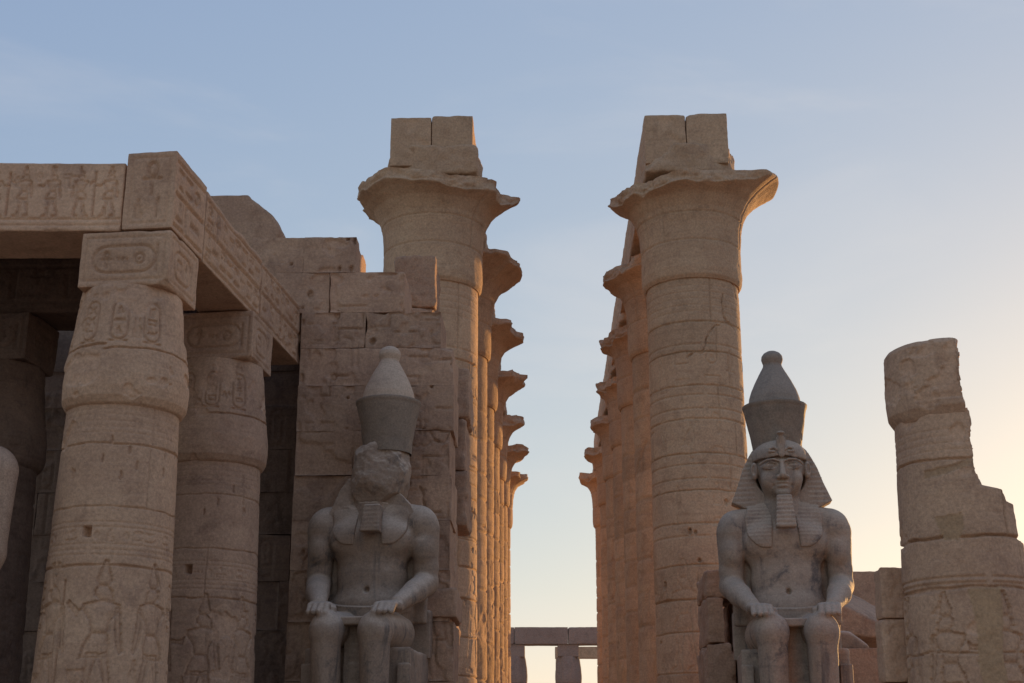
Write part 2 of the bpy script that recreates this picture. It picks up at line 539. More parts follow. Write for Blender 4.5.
# ------------------------------------------------------------------ signed distance shapes and surface nets
class SDF:
    def __init__(self, lo, hi, res):
        self.ax = [np.arange(l, h_ + r_, r_).astype(np.float32) for l, h_, r_ in zip(lo, hi, res)]
        self.F = np.full([len(a) for a in self.ax], 1.0, np.float32)
    def win(self, lo, hi, m):
        sl = []
        for a, l, h_ in zip(self.ax, lo, hi):
            i0, i1 = np.searchsorted(a, l - m), np.searchsorted(a, h_ + m)
            if i1 <= i0:
                return None
            sl.append(slice(i0, i1))
        X, Y, Z = np.meshgrid(*[a[s] for a, s in zip(self.ax, sl)], indexing='ij', sparse=True)
        return tuple(sl), X, Y, Z
    def op(self, sl, d, k, sub=False, inter=False):
        f = self.F[sl]
        if sub:
            d = -d
            h_ = np.clip(0.5 - 0.5 * (d - f) / k, 0, 1) if k > 0 else None
            self.F[sl] = np.maximum(f, d) if k <= 0 else d * (1 - h_) + f * h_ + k * h_ * (1 - h_)
            return
        if k <= 0:
            self.F[sl] = np.minimum(f, d)
        else:
            h_ = np.clip(0.5 + 0.5 * (d - f) / k, 0, 1)
            self.F[sl] = d * (1 - h_) + f * h_ - k * h_ * (1 - h_)
    def ell(self, c, r, k=0.08, sub=False):
        w = self.win([c[i] - r[i] for i in range(3)], [c[i] + r[i] for i in range(3)], k * 1.5 + 0.08)
        if w is None:
            return
        sl, X, Y, Z = w
        k0 = np.sqrt(((X - c[0]) / r[0]) ** 2 + ((Y - c[1]) / r[1]) ** 2 + ((Z - c[2]) / r[2]) ** 2)
        k1 = np.sqrt(((X - c[0]) / r[0] ** 2) ** 2 + ((Y - c[1]) / r[1] ** 2) ** 2 + ((Z - c[2]) / r[2] ** 2) ** 2)
        self.op(sl, k0 * (k0 - 1) / np.maximum(k1, 1e-5), k, sub)
    def cone(self, a, b, ra, rb, k=0.08, sub=False, sq=(1, 1, 1)):
        R_ = max(ra, rb)
        w = self.win([min(a[i], b[i]) - R_ * 1.3 for i in range(3)], [max(a[i], b[i]) + R_ * 1.3 for i in range(3)], k * 1.5 + 0.08)
        if w is None:
            return
        sl, X, Y, Z = w
        e = [b[i] - a[i] for i in range(3)]
        l2 = sum(q * q for q in e) + 1e-9
        t = np.clip(((X - a[0]) * e[0] + (Y - a[1]) * e[1] + (Z - a[2]) * e[2]) / l2, 0, 1)
        d = np.sqrt(((X - a[0] - t * e[0]) / sq[0]) ** 2 + ((Y - a[1] - t * e[1]) / sq[1]) ** 2 + ((Z - a[2] - t * e[2]) / sq[2]) ** 2) - (ra + (rb - ra) * t)
        self.op(sl, d, k, sub)
    def box(self, c, h, rnd=0.03, k=0.03, sub=False, shear=None, taper=None):
        w = self.win([c[i] - h[i] * 1.3 for i in range(3)], [c[i] + h[i] * 1.3 for i in range(3)], k * 1.5 + 0.1)
        if w is None:
            return
        sl, X, Y, Z = w
        zz = Z - c[2]
        xx, yy = X - c[0], Y - c[1]
        if shear:
            xx = xx - shear[0] * zz
            yy = yy - shear[1] * zz
        hx, hy = h[0], h[1]
        if taper:
            hx = hx * (1 + taper * zz / h[2])
        qx, qy, qz = np.abs(xx) - hx + rnd, np.abs(yy) - hy + rnd, np.abs(zz) - h[2] + rnd
        d = np.sqrt(np.maximum(qx, 0) ** 2 + np.maximum(qy, 0) ** 2 + np.maximum(qz, 0) ** 2) + np.minimum(np.maximum(np.maximum(qx, qy), qz), 0) - rnd
        self.op(sl, d, k, sub)
    def plane(self, p, n):
        """keep the side opposite to n"""
        n = np.array(n, float) / np.linalg.norm(n)
        X, Y, Z = np.meshgrid(*self.ax, indexing='ij', sparse=True)
        d = (X - p[0]) * n[0] + (Y - p[1]) * n[1] + (Z - p[2]) * n[2]
        self.F = np.maximum(self.F, d).astype(np.float32)
    def mesh(self):
        F = self.F
        F[0], F[-1] = 1, 1
        F[:, 0], F[:, -1] = 1, 1
        F[:, :, 0], F[:, :, -1] = 1, 1
        nx, ny, nz = F.shape
        ins = F < 0
        cells = np.zeros((nx - 1, ny - 1, nz - 1), np.uint8)
        for i in (0, 1):
            for j in (0, 1):
                for k in (0, 1):
                    cells += ins[i:nx - 1 + i, j:ny - 1 + j, k:nz - 1 + k]
        act = np.argwhere((cells > 0) & (cells < 8))
        idx = np.full(cells.shape, -1, np.int64)
        idx[act[:, 0], act[:, 1], act[:, 2]] = np.arange(len(act))
        cs = [(i, j, k) for i in (0, 1) for j in (0, 1) for k in (0, 1)]
        fv = {c: F[act[:, 0] + c[0], act[:, 1] + c[1], act[:, 2] + c[2]] for c in cs}
        acc = np.zeros((len(act), 3))
        cnt = np.zeros(len(act))
        for c in cs:
            for a in range(3):
                if c[a]:
                    continue
                d = list(c)
                d[a] = 1
                d = tuple(d)
                fa, fb = fv[c], fv[d]
                m = (fa < 0) != (fb < 0)
                t = np.where(m, fa / np.where(np.abs(fa - fb) < 1e-9, 1e-9, fa - fb), 0)
                p = np.tile(np.array(c, float), (len(act), 1))
                p[:, a] = t
                acc += p * m[:, None]
                cnt += m
        loc = acc / cnt[:, None]
        V = np.zeros((len(act), 3), np.float32)
        for a in range(3):
            A = self.ax[a]
            i = act[:, a]
            V[:, a] = A[i] + (A[i + 1] - A[i]) * loc[:, a]
        quads = []
        for a in range(3):
            b, c = (a + 1) % 3, (a + 2) % 3
            s0 = [slice(None)] * 3
            s1 = [slice(None)] * 3
            s0[a] = slice(0, -1)
            s1[a] = slice(1, None)
            A_, B_ = ins[tuple(s0)], ins[tuple(s1)]
            E = np.argwhere(A_ != B_)
            E = E[(E[:, b] > 0) & (E[:, c] > 0) & (E[:, b] < F.shape[b] - 1) & (E[:, c] < F.shape[c] - 1)]
            def cell(db, dc):
                q = E.copy()
                q[:, b] += db
                q[:, c] += dc
                return idx[q[:, 0], q[:, 1], q[:, 2]]
            q = np.stack([cell(-1, -1), cell(0, -1), cell(0, 0), cell(-1, 0)], -1)
            fl = B_[E[:, 0], E[:, 1], E[:, 2]]
            q[fl] = q[fl][:, ::-1]
            quads.append(q)
        Q = np.concatenate(quads)
        Q = Q[(Q >= 0).all(1)]
        return V, Q

def vnormals(V, Q):
    n = np.cross(V[Q[:, 2]] - V[Q[:, 0]], V[Q[:, 3]] - V[Q[:, 1]])
    N = np.zeros_like(V)
    for k in range(4):
        np.add.at(N, Q[:, k], n)
    return N / np.maximum(np.linalg.norm(N, axis=1, keepdims=True), 1e-9)

def relax(V, Q, it=1, f=0.5):
    for _ in range(it):
        A = np.zeros_like(V)
        cn = np.zeros(len(V))
        for k in range(4):
            for m in (1, 3):
                np.add.at(A, Q[:, k], V[Q[:, (k + m) % 4]])
                np.add.at(cn, Q[:, k], 1)
        V = V + f * (A / cn[:, None] - V)
    return V.astype(np.float32)

def sdf_obj(s, name, mat, parent=None, amp=0.006, seed=0, freq=3.0, smooth=0, tint=0.0, big=0.0):
    V, Q = s.mesh()
    if smooth:
        V = relax(V, Q, smooth, 0.5)
    N = vnormals(V, Q)
    d = fbm(V + seed * 1.7, freq, 3, seed) * amp
    if big:
        d = d + fbm(V + seed * 2.9, 0.9, 3, seed + 4) * big
    V = V + N * d[:, None]
    b = Buf()
    b.add(V, Q, tint, 0.0)
    return b.build(name, mat, parent)

# ------------------------------------------------------------------ materials
def stone(name, base, dark, light, stain=0.35, stain_col=None, scale=1.0, bump=0.6, rough=0.9, streak=0.25, repair=(0.45, 0.285, 0.165), grain=0.22, dust=None):
    m = bpy.data.materials.new(name)
    m.use_nodes = True
    nt = m.node_tree
    N, L = nt.nodes, nt.links
    bs = N['Principled BSDF']
    bs.inputs['Roughness'].default_value = rough
    bs.inputs['Specular IOR Level'].default_value = 0.18
    tc = N.new('ShaderNodeTexCoord')
    oi = N.new('ShaderNodeObjectInfo')
    of = N.new('ShaderNodeVectorMath')
    of.operation = 'MULTIPLY_ADD'
    of.inputs[1].default_value = (31, 17, 23)
    cb = N.new('ShaderNodeCombineXYZ')
    for k in range(3):
        L.new(oi.outputs['Random'], cb.inputs[k])
    L.new(cb.outputs[0], of.inputs[0])
    L.new(tc.outputs['Object'], of.inputs[2])
    def noise(sc, det, ro=0.55, vec=None, dist=0.0):
        n = N.new('ShaderNodeTexNoise')
        n.inputs['Scale'].default_value = sc
        n.inputs['Detail'].default_value = det
        n.inputs['Roughness'].default_value = ro
        n.inputs['Distortion'].default_value = dist
        L.new(vec or of.outputs[0], n.inputs['Vector'])
        return n.outputs['Fac']
    def ramp(fac, a, b, lo=0.0, hi=1.0):
        mr = N.new('ShaderNodeMapRange')
        mr.interpolation_type = 'SMOOTHSTEP'
        mr.inputs[1].default_value = a
        mr.inputs[2].default_value = b
        mr.inputs[3].default_value = lo
        mr.inputs[4].default_value = hi
        L.new(fac, mr.inputs[0])
        return mr.outputs[0]
    def mix(fac, a, b, mode='MIX'):
        x = N.new('ShaderNodeMix')
        x.data_type = 'RGBA'
        x.blend_type = mode
        if isinstance(fac, float):
            x.inputs[0].default_value = fac
        else:
            L.new(fac, x.inputs[0])
        for s_, q in ((6, a), (7, b)):
            if isinstance(q, tuple):
                x.inputs[s_].default_value = q + (1,)
            else:
                L.new(q, x.inputs[s_])
        return x.outputs[2]
    big = noise(0.55 * scale, 6, 0.65, dist=0.2)
    mid = noise(2.6 * scale, 8, 0.72)
    fine = noise(22 * scale, 6, 0.75)
    col = mix(ramp(big, 0.35, 0.68), base, light)
    col = mix(ramp(mid, 0.50, 0.68, 0, 0.55), col, dark)
    sp = noise(6.5 * scale, 7, 0.75)
    col = mix(ramp(sp, 0.54, 0.70, 0, 0.30), col, dark)
    col = mix(ramp(sp, 0.44, 0.30, 0, 0.25), col, light)
    # stains
    sm = N.new('ShaderNodeMapping')
    sm.inputs['Scale'].default_value = (3.2, 3.2, 0.35)
    L.new(of.outputs[0], sm.inputs['Vector'])
    st = noise(1.0 * scale, 5, 0.6, sm.outputs[0], 0.4)
    col = mix(ramp(st, 0.56, 0.74, 0, streak), col, stain_col or dark)
    bm = N.new('ShaderNodeMapping')
    bm.inputs['Scale'].default_value = (0.5, 0.5, 9.0)
    L.new(of.outputs[0], bm.inputs['Vector'])
    bed = noise(1.0, 5, 0.6, bm.outputs[0], 0.15)
    col = mix(ramp(bed, 0.52, 0.70, 0, 0.28), col, dark)
    sb = noise(1.15 * scale, 9, 0.7, dist=0.3)
    col = mix(ramp(sb, 0.54, 0.68, 0, stain), col, stain_col or dark)
    ta = N.new('ShaderNodeAttribute')
    ta.attribute_name = 'repair'
    col = mix(ta.outputs['Fac'], col, repair)
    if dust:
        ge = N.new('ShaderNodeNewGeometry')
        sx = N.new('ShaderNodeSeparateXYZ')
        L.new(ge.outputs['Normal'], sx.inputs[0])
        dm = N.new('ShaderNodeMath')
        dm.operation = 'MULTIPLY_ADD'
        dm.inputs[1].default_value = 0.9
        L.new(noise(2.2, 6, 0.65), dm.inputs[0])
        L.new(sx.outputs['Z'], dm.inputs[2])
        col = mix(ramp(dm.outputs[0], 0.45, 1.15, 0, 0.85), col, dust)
    # tint of single stones and grain
    tb = N.new('ShaderNodeAttribute')
    tb.attribute_name = 'tint'
    gr = ramp(fine, 0.25, 0.75, 1 - grain, 1 + grain)
    ad = N.new('ShaderNodeMath')
    ad.operation = 'ADD'
    L.new(tb.outputs['Fac'], ad.inputs[0])
    L.new(gr, ad.inputs[1])
    sc = N.new('ShaderNodeVectorMath')
    sc.operation = 'SCALE'
    L.new(col, sc.inputs[0])
    L.new(ad.outputs[0], sc.inputs['Scale'])
    L.new(sc.outputs[0], bs.inputs['Base Color'])
    # bump
    vo = N.new('ShaderNodeTexVoronoi')
    vo.inputs['Scale'].default_value = 9 * scale
    L.new(of.outputs[0], vo.inputs['Vector'])
    pit = ramp(vo.outputs['Distance'], 0.0, 0.16)
    b1 = N.new('ShaderNodeBump')
    b1.inputs['Strength'].default_value = bump
    b1.inputs['Distance'].default_value = 0.05
    hm = N.new('ShaderNodeMath')
    hm.operation = 'MULTIPLY_ADD'
    hm.inputs[1].default_value = 0.25
    L.new(pit, hm.inputs[0])
    bf = noise(7 * scale, 8, 0.72)
    L.new(bf, hm.inputs[2])
    L.new(hm.outputs[0], b1.inputs['Height'])
    b2 = N.new('ShaderNodeBump')
    b2.inputs['Strength'].default_value = bump * 0.7
    b2.inputs['Distance'].default_value = 0.012
    L.new(fine, b2.inputs['Height'])
    L.new(b1.outputs[0], b2.inputs['Normal'])
    L.new(b2.outputs[0], bs.inputs['Normal'])
    return m

M_COL = stone('colonnade_sandstone', (0.482, 0.314, 0.199), (0.333, 0.207, 0.127), (0.567, 0.381, 0.242), stain=.35, stain_col=(0.312, 0.201, 0.139), scale=.8)
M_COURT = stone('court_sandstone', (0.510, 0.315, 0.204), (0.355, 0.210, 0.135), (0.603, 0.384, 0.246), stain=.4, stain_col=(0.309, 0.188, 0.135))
M_DARK = stone('dark_sandstone', (0.180, 0.119, 0.088), (0.108, 0.070, 0.055), (0.225, 0.150, 0.109), stain=.55, stain_col=(0.081, 0.057, 0.046))  # much darker sandstone for the portico's inner lintel, slabs, back wall and far-left column
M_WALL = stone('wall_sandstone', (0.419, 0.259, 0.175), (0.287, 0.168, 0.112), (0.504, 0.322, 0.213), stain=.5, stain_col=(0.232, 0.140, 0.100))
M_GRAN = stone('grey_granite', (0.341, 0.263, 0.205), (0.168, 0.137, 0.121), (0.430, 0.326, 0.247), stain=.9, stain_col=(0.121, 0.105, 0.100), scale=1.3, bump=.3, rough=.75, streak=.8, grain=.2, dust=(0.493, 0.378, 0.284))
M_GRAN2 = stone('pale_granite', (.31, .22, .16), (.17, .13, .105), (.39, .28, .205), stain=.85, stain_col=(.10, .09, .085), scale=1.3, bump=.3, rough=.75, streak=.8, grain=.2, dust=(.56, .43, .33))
M_CROWN_TOP = stone('crown_top_granite', (.30, .235, .185), (.21, .165, .135), (.36, .28, .22), stain=.3, scale=1.3, bump=.25, rough=.8, streak=.4, grain=.2)
M_CROWN_PALE = stone('pale_crown_stone', (.55, .40, .29), (.42, .30, .22), (.60, .45, .33), stain=.25, scale=1.3, bump=.25, rough=.85, streak=.3, grain=.2)
M_CROWN = stone('crown_granite', (0.246, 0.187, 0.141), (0.168, 0.130, 0.101), (0.302, 0.229, 0.172), stain=.4, stain_col=(0.134, 0.109, 0.088), scale=1.3, bump=.15, rough=.8, streak=.5)
M_PINK = stone('pink_granite', (.43, .285, .195), (.28, .185, .135), (.50, .345, .25), stain=.5, stain_col=(.22, .15, .12), scale=1.8, bump=.4, rough=.75, grain=.3)
M_FAR = stone('far_sandstone', (.30, .235, .20), (.22, .17, .145), (.34, .27, .23), stain=.3, scale=.6)
M_SAND = stone('sand', (.36, .27, .19), (.30, .22, .15), (.40, .305, .22), stain=.2, scale=.3, bump=.5, streak=0)

# ------------------------------------------------------------------ ground
b = Buf()
xs = np.concatenate([[-1500, -400], np.linspace(-60, 60, 121), [400, 1500]])
ys = np.concatenate([[-1500, -300], np.linspace(-30, 140, 171), [500, 1800]])
GX, GY = np.meshgrid(xs, ys)
GZ = fbm(np.stack([GX, GY, GX * 0], -1), 0.35, 3, 5) * 0.05
b.grid(np.stack([GX, GY, GZ], -1))
g = b.build('ground', M_SAND)
g['kind'] = 'structure'

# ------------------------------------------------------------------ great colonnade: two rows of seven columns
ROW_X = {'left': -3.235, 'right': 4.555}
ROW_Y = [38.3 + 7.0 * k for k in range(7)]
NECK = 15.15

def shaft_canvas(seed, fine):
    R_ = 1.45
    ppm = 45 if fine else 20
    cv = Canvas(2 * math.pi * R_, NECK, ppm, True)
    r = random.Random(seed)
    zj = []
    z = 1.0
    while z < NECK - 1.3:
        zj.append(z)
        z += r.uniform(.85, 1.15)
    drums(cv, zj, R_, seed, width=.030, depth=.05, wob=.018, tintamp=.075)
    # five ring bands under the capital
    for k in range(6):
        v = NECK - .06 - .20 * k
        cv.stroke([(0, v), (cv.w, v)], .02, .010)
    # carved registers
    for (v, h, s) in ((11.6, 1.5, 1), (9.6, 1.6, 2), (7.6, 1.6, 3)):
        glyph_band(cv, 0, cv.w, v, h, seed * 5 + s, .020, .03, .85, True, (.35, .6))
    for k in range(7):
        figure(cv, .5 + k * cv.w / 7, 4.0, 3.0, k % 2 == 0, k, .026)
        figure(cv, .7 + k * cv.w / 7, .6, 2.9, k % 2 == 1, k + 1, .026)
    cv.spall(.40, .04, .5, seed + 60, v1=9)
    cv.spall(.34, .05, .7, seed + 61, v1=6.5)
    cv.pits(40, .03, .07, .09, seed, .5, 9)
    cv.cracks(8, seed, 1.6, .03, .05)
    U_, V_ = np.meshgrid((np.arange(cv.nx) + .5) / cv.ppm / R_, (np.arange(cv.ny) + .5) / cv.ppm)
    nn = fbm(np.stack([np.cos(U_) * 1.4, np.sin(U_) * 1.4, V_ * .8], -1), .55, 4, seed + 5)
    cv.rep = (sstep(.16, .20, nn) * sstep(9.5, 6.5, V_) * .8).astype(np.float32)
    cv.a *= 1 - .8 * cv.rep
    return cv

def shaft_buf(seed, fine):
    cv = shaft_canvas(seed, fine)
    b = Buf()
    lathe(b, [(0, 1.36), (.4, 1.42), (2, 1.43), (5, 1.41), (10, 1.375), (NECK, 1.365)], cv, 380 if fine else 150, 640 if fine else 230, .010, seed, nf=.8)
    return b

def ang(deg):
    return rad(deg)

def capital_buf(seed, keep, fine, front=0.0):
    """keep: list of (theta in degrees, share of the flared rim that survives)"""
    z0 = NECK - .03
    prof = [(z0, 1.40), (z0 + .10, 1.47), (z0 + .35, 1.50), (z0 + 1.2, 1.50), (z0 + 1.75, 1.53), (z0 + 2.2, 1.63), (z0 + 2.6, 1.84), (z0 + 2.9, 2.10), (z0 + 3.12, 2.38), (z0 + 3.26, 2.60), (z0 + 3.34, 2.74), (z0 + 3.42, 2.74), (z0 + 3.46, 2.68)]
    rj = random.Random(seed)
    def make_jag():
        a = [0.0]
        while a[-1] < 6.28 - .5:
            a.append(a[-1] + rj.choice((.06, .12, .3, .45)))
        v = [rj.uniform(-.55, .55) for _ in a]
        a.append(2 * math.pi)
        v.append(v[0])
        return lambda th: np.interp(th % (2 * math.pi), a, v)
    jag, jag2 = make_jag(), make_jag()
    ka = np.array([k[0] for k in keep] + [keep[0][0] + 360], float)
    kv = np.array([k[1] for k in keep] + [keep[0][1]], float)
    def rf(TH, Z, R):
        d = np.degrees(TH)
        d = np.where(d < ka[0], d + 360, d)
        kp = np.interp(d, ka, kv)
        P = np.stack([np.sin(TH) * 2, -np.cos(TH) * 2, Z], -1) + seed * 3.3
        q = fbm(P, 1.3, 3, seed)
        q = .35 * q + .65 * jag(TH)
        br = sstep(1.04, .92, kp)
        kp = kp + q * (.30 if fine else .42) * br + .03 * q
        lim = 1.45 + (2.74 - 1.45) * kp
        rough = (fbm(P, 3.2, 4, seed + 1) * .13 - .04) * sstep(-.02, .12, R - lim)
        return np.minimum(R, lim) + rough
    R_ = 1.5
    cv = Canvas(2 * math.pi * R_, 3.7, 36 if fine else 24, True)
    for v in (1.15, 2.02):
        cv.joint((0, v), (cv.w, v), .02, .03, seed, .01)
    rr = random.Random(seed)
    for k in range(5):
        u = rr.random() * cv.w
        cv.joint((u, 1.15), (u, 3.6), .02, .04, seed + k, .015)
    # thin upright sepals under the rim
    n = 96
    for k in range(n):
        u = (k + .5) / n * cv.w
        cv.stroke([(u, 1.9), (u, 2.75)], .035, .012)
    b = Buf()
    def cut(P):
        # uneven top, lower where the rim is gone
        TH = np.arctan2(P[..., 0], -P[..., 1])
        w = fbm(np.stack([np.sin(TH) * 1.5, np.cos(TH) * 1.5, TH * 0], -1) + seed, 1.2, 3, seed + 30)
        t = sstep(z0 + 2.3, z0 + 3.4, P[..., 2]) * (1 if True else 0)
        d = np.degrees(TH) % 360
        d = np.where(d < ka[0], d + 360, d)
        kp = np.clip(np.interp(d, ka, kv), 0, 1)
        w = .4 * w + .6 * jag2(TH)
        P[..., 2] += (w * .30 - .75 * (1 - kp)) * t
        return P
    lathe(b, prof, cv, 240 if fine else 140, 110 if fine else 70, .014, seed, rf, True, True, cut=cut)
    return b

def abacus_buf(seed, w=1.40, h=.95):
    s = SDF((-1.7, -1.7, 18.2), (1.7, 1.7, 19.7), (.05, .05, .05))
    s.box((0, 0, 18.95), (w, w, h * .5), .08, 0)
    r = random.Random(seed)
    for k in range(5):
        a = r.uniform(0, 6.28)
        s.plane((math.cos(a) * w * 1.02, math.sin(a) * w * 1.02, 19.3), (math.cos(a), math.sin(a), r.uniform(-.1, .9)))
    return s

shafts_fine = [shaft_buf(3, True), shaft_buf(8, True)]
shaft_far = [shaft_buf(21, False), shaft_buf(27, False)]
ORD = ['first', 'second', 'third', 'fourth', 'fifth', 'sixth', 'farthest']
KEEP = {
    ('left', 0): [(0, .58), (28, .52), (45, .55), (58, .60), (75, .50), (95, .72), (106, 1.0), (140, 1.0), (160, .8), (200, .7), (255, .60), (285, .74), (305, .70), (330, .60)],
    ('left', 1): [(0, 0.8), (40, 0.9), (80, 0.94), (130, 0.95), (180, 0.8), (270, 0.6), (330, 0.7)],
    ('left', 2): [(0, 0.7), (50, 0.8), (90, 0.86), (125, 0.95), (180, 0.6), (300, 0.6)],
    ('left', 3): [(0, 0.6), (50, 0.75), (90, 0.86), (110, 0.9), (150, 0.7), (220, 0.6), (300, 0.6)],
    ('left', 4): [(0, 0.4), (50, 0.5), (85, 0.75), (105, 0.85), (130, 0.6), (180, 0.5), (300, 0.5)],
    ('left', 5): [(0, .5), (60, .7), (95, .8), (130, .6), (220, .5)],
    ('left', 6): [(0, .5), (60, .75), (90, .62), (120, .8), (220, .5)],
    ('right', 0): [(0, .52), (25, .66), (50, .86), (70, 1.03), (100, 1.05), (135, 1.0), (180, .7), (222, .95), (250, .86), (272, .60), (300, .46), (335, .46)],
    ('right', 1): [(0, 0.5), (90, 0.8), (180, 0.6), (240, 0.7), (262, 0.72), (290, 0.55), (330, 0.6)],
    ('right', 2): [(0, 0.5), (90, 0.8), (220, 0.45), (260, 0.5), (290, 0.4), (330, 0.4)],
    ('right', 3): [(0, 0.4), (90, 0.8), (230, 0.5), (265, 0.52), (310, 0.4)],
    ('right', 4): [(0, 0.4), (90, 0.7), (230, 0.4), (265, 0.46), (300, 0.4)],
    ('right', 5): [(0, 0.4), (90, 0.7), (230, 0.5), (262, 0.7), (285, 0.55), (300, 0.4)],
    ('right', 6): [(0, 0.4), (90, 0.7), (230, 0.5), (260, 0.5), (278, 0.76), (300, 0.45)],
}
CLAB = {
    ('left', 0): 'towering front column of the left colonnade, flared capital chipped in front, behind the broken wall',
    ('right', 0): 'towering front column of the right colonnade, flared capital lit orange at its right rim',
    ('left', 1): 'second column from the front in the left colonnade, capital rim almost whole',
    ('right', 1): 'second column from the front in the right colonnade, capital jutting out to the left',
    ('left', 6): 'farthest column of the left colonnade, jagged little capital nearest the distant portico',
    ('right', 6): 'farthest column of the right colonnade, jagged little capital nearest the distant portico',
}
shaft_objs = {}
for side in ('left', 'right'):
    for k, y in enumerate(ROW_Y):
        lab = CLAB.get((side, k)) or '%s sandstone column from the front in the receding %s colonnade row' % (ORD[k], side)
        t = thing('papyrus_column', (ROW_X[side], y, 0), lab, 'column', 'columns of the great colonnade')
        key = ('f', 0 if side == 'left' else 1) if k == 0 else ('n', (k + (side == 'right')) % 2)
        if key in shaft_objs:
            o = shaft_objs[key].copy()
            C.objects.link(o)
            o.parent = t
        else:
            bf = shafts_fine[key[1]] if key[0] == 'f' else shaft_far[key[1]]
            o = bf.build('shaft', M_COL, t)
            shaft_objs[key] = o
        if k and key[0] == 'n':
            o.rotation_euler.z = k * 1.3
        capital_buf(100 + k * 3 + (50 if side == 'right' else 0), KEEP[(side, k)], k < 2).build('capital', M_COL, t)
        sdf_obj(abacus_buf(7 + k + (20 if side == 'right' else 0)), 'abacus', M_COL, t, .05, k + 3, 4, 0, 0, .14)

# long roof beams on the columns
for side in ('left', 'right'):
    for j, wh in enumerate(('left', 'right')):
        inner = (side == 'left') == (wh == 'right')
        x = ROW_X[side] + (-.63 if wh == 'left' else .63) + (-.02 if side == 'left' else -.13)
        b = Buf()
        rr = random.Random(side + wh)
        y0 = 37.0
        ends = [37.0] + [q for q in ROW_Y[1:]]
        for k in range(6):
            yb = ROW_Y[k + 1]
            ht = 1.62 + (rr.uniform(-.05, .03) if k else (.02 if wh == 'right' else -.02))
            sy = yb - y0 - .015
            cvf = None
            if k == 0:
                cvf = {}
                c1 = Canvas(1.24, ht, 30)
                c1.spall(.3, .03, 1.6, 5 + j)
                cvf['front'] = c1
            c2 = Canvas(sy, ht, 24)
            glyph_band(c2, .2, sy - .2, .35, .9, k + 7, .02, .035, .9)
            cvf = dict(cvf or {}, left=c2, right=c2)
            block(b, (x, (y0 + yb) / 2, 18.78 + ht / 2), (1.235, sy, ht), .06 if k == 0 else .10, .03, .12, 1.2, .016, 40 + k + j * 9 + (side == 'right') * 31, 0, cvf, rr.gauss(0, .05))
            y0 = yb
        o = b.build('roof_beam', M_COL)
        tag(o, {('left', 'left'): 'left one of the two stone beams on top of the left colonnade, its end squared',
                ('left', 'right'): 'right one of the two stone beams on top of the left colonnade, sunlit on its side',
                ('right', 'left'): 'left one of the two stone beams on top of the right colonnade, running back along its aisle side',
                ('right', 'right'): 'right one of the two stone beams on top of the right colonnade, against open sky'}[(side, wh)], 'beam', 'long beams on top of the colonnade')

# ------------------------------------------------------------------ left court portico
CY = rad(-5.4)        # the court is skewed a little against the colonnade
BUD = 8.45

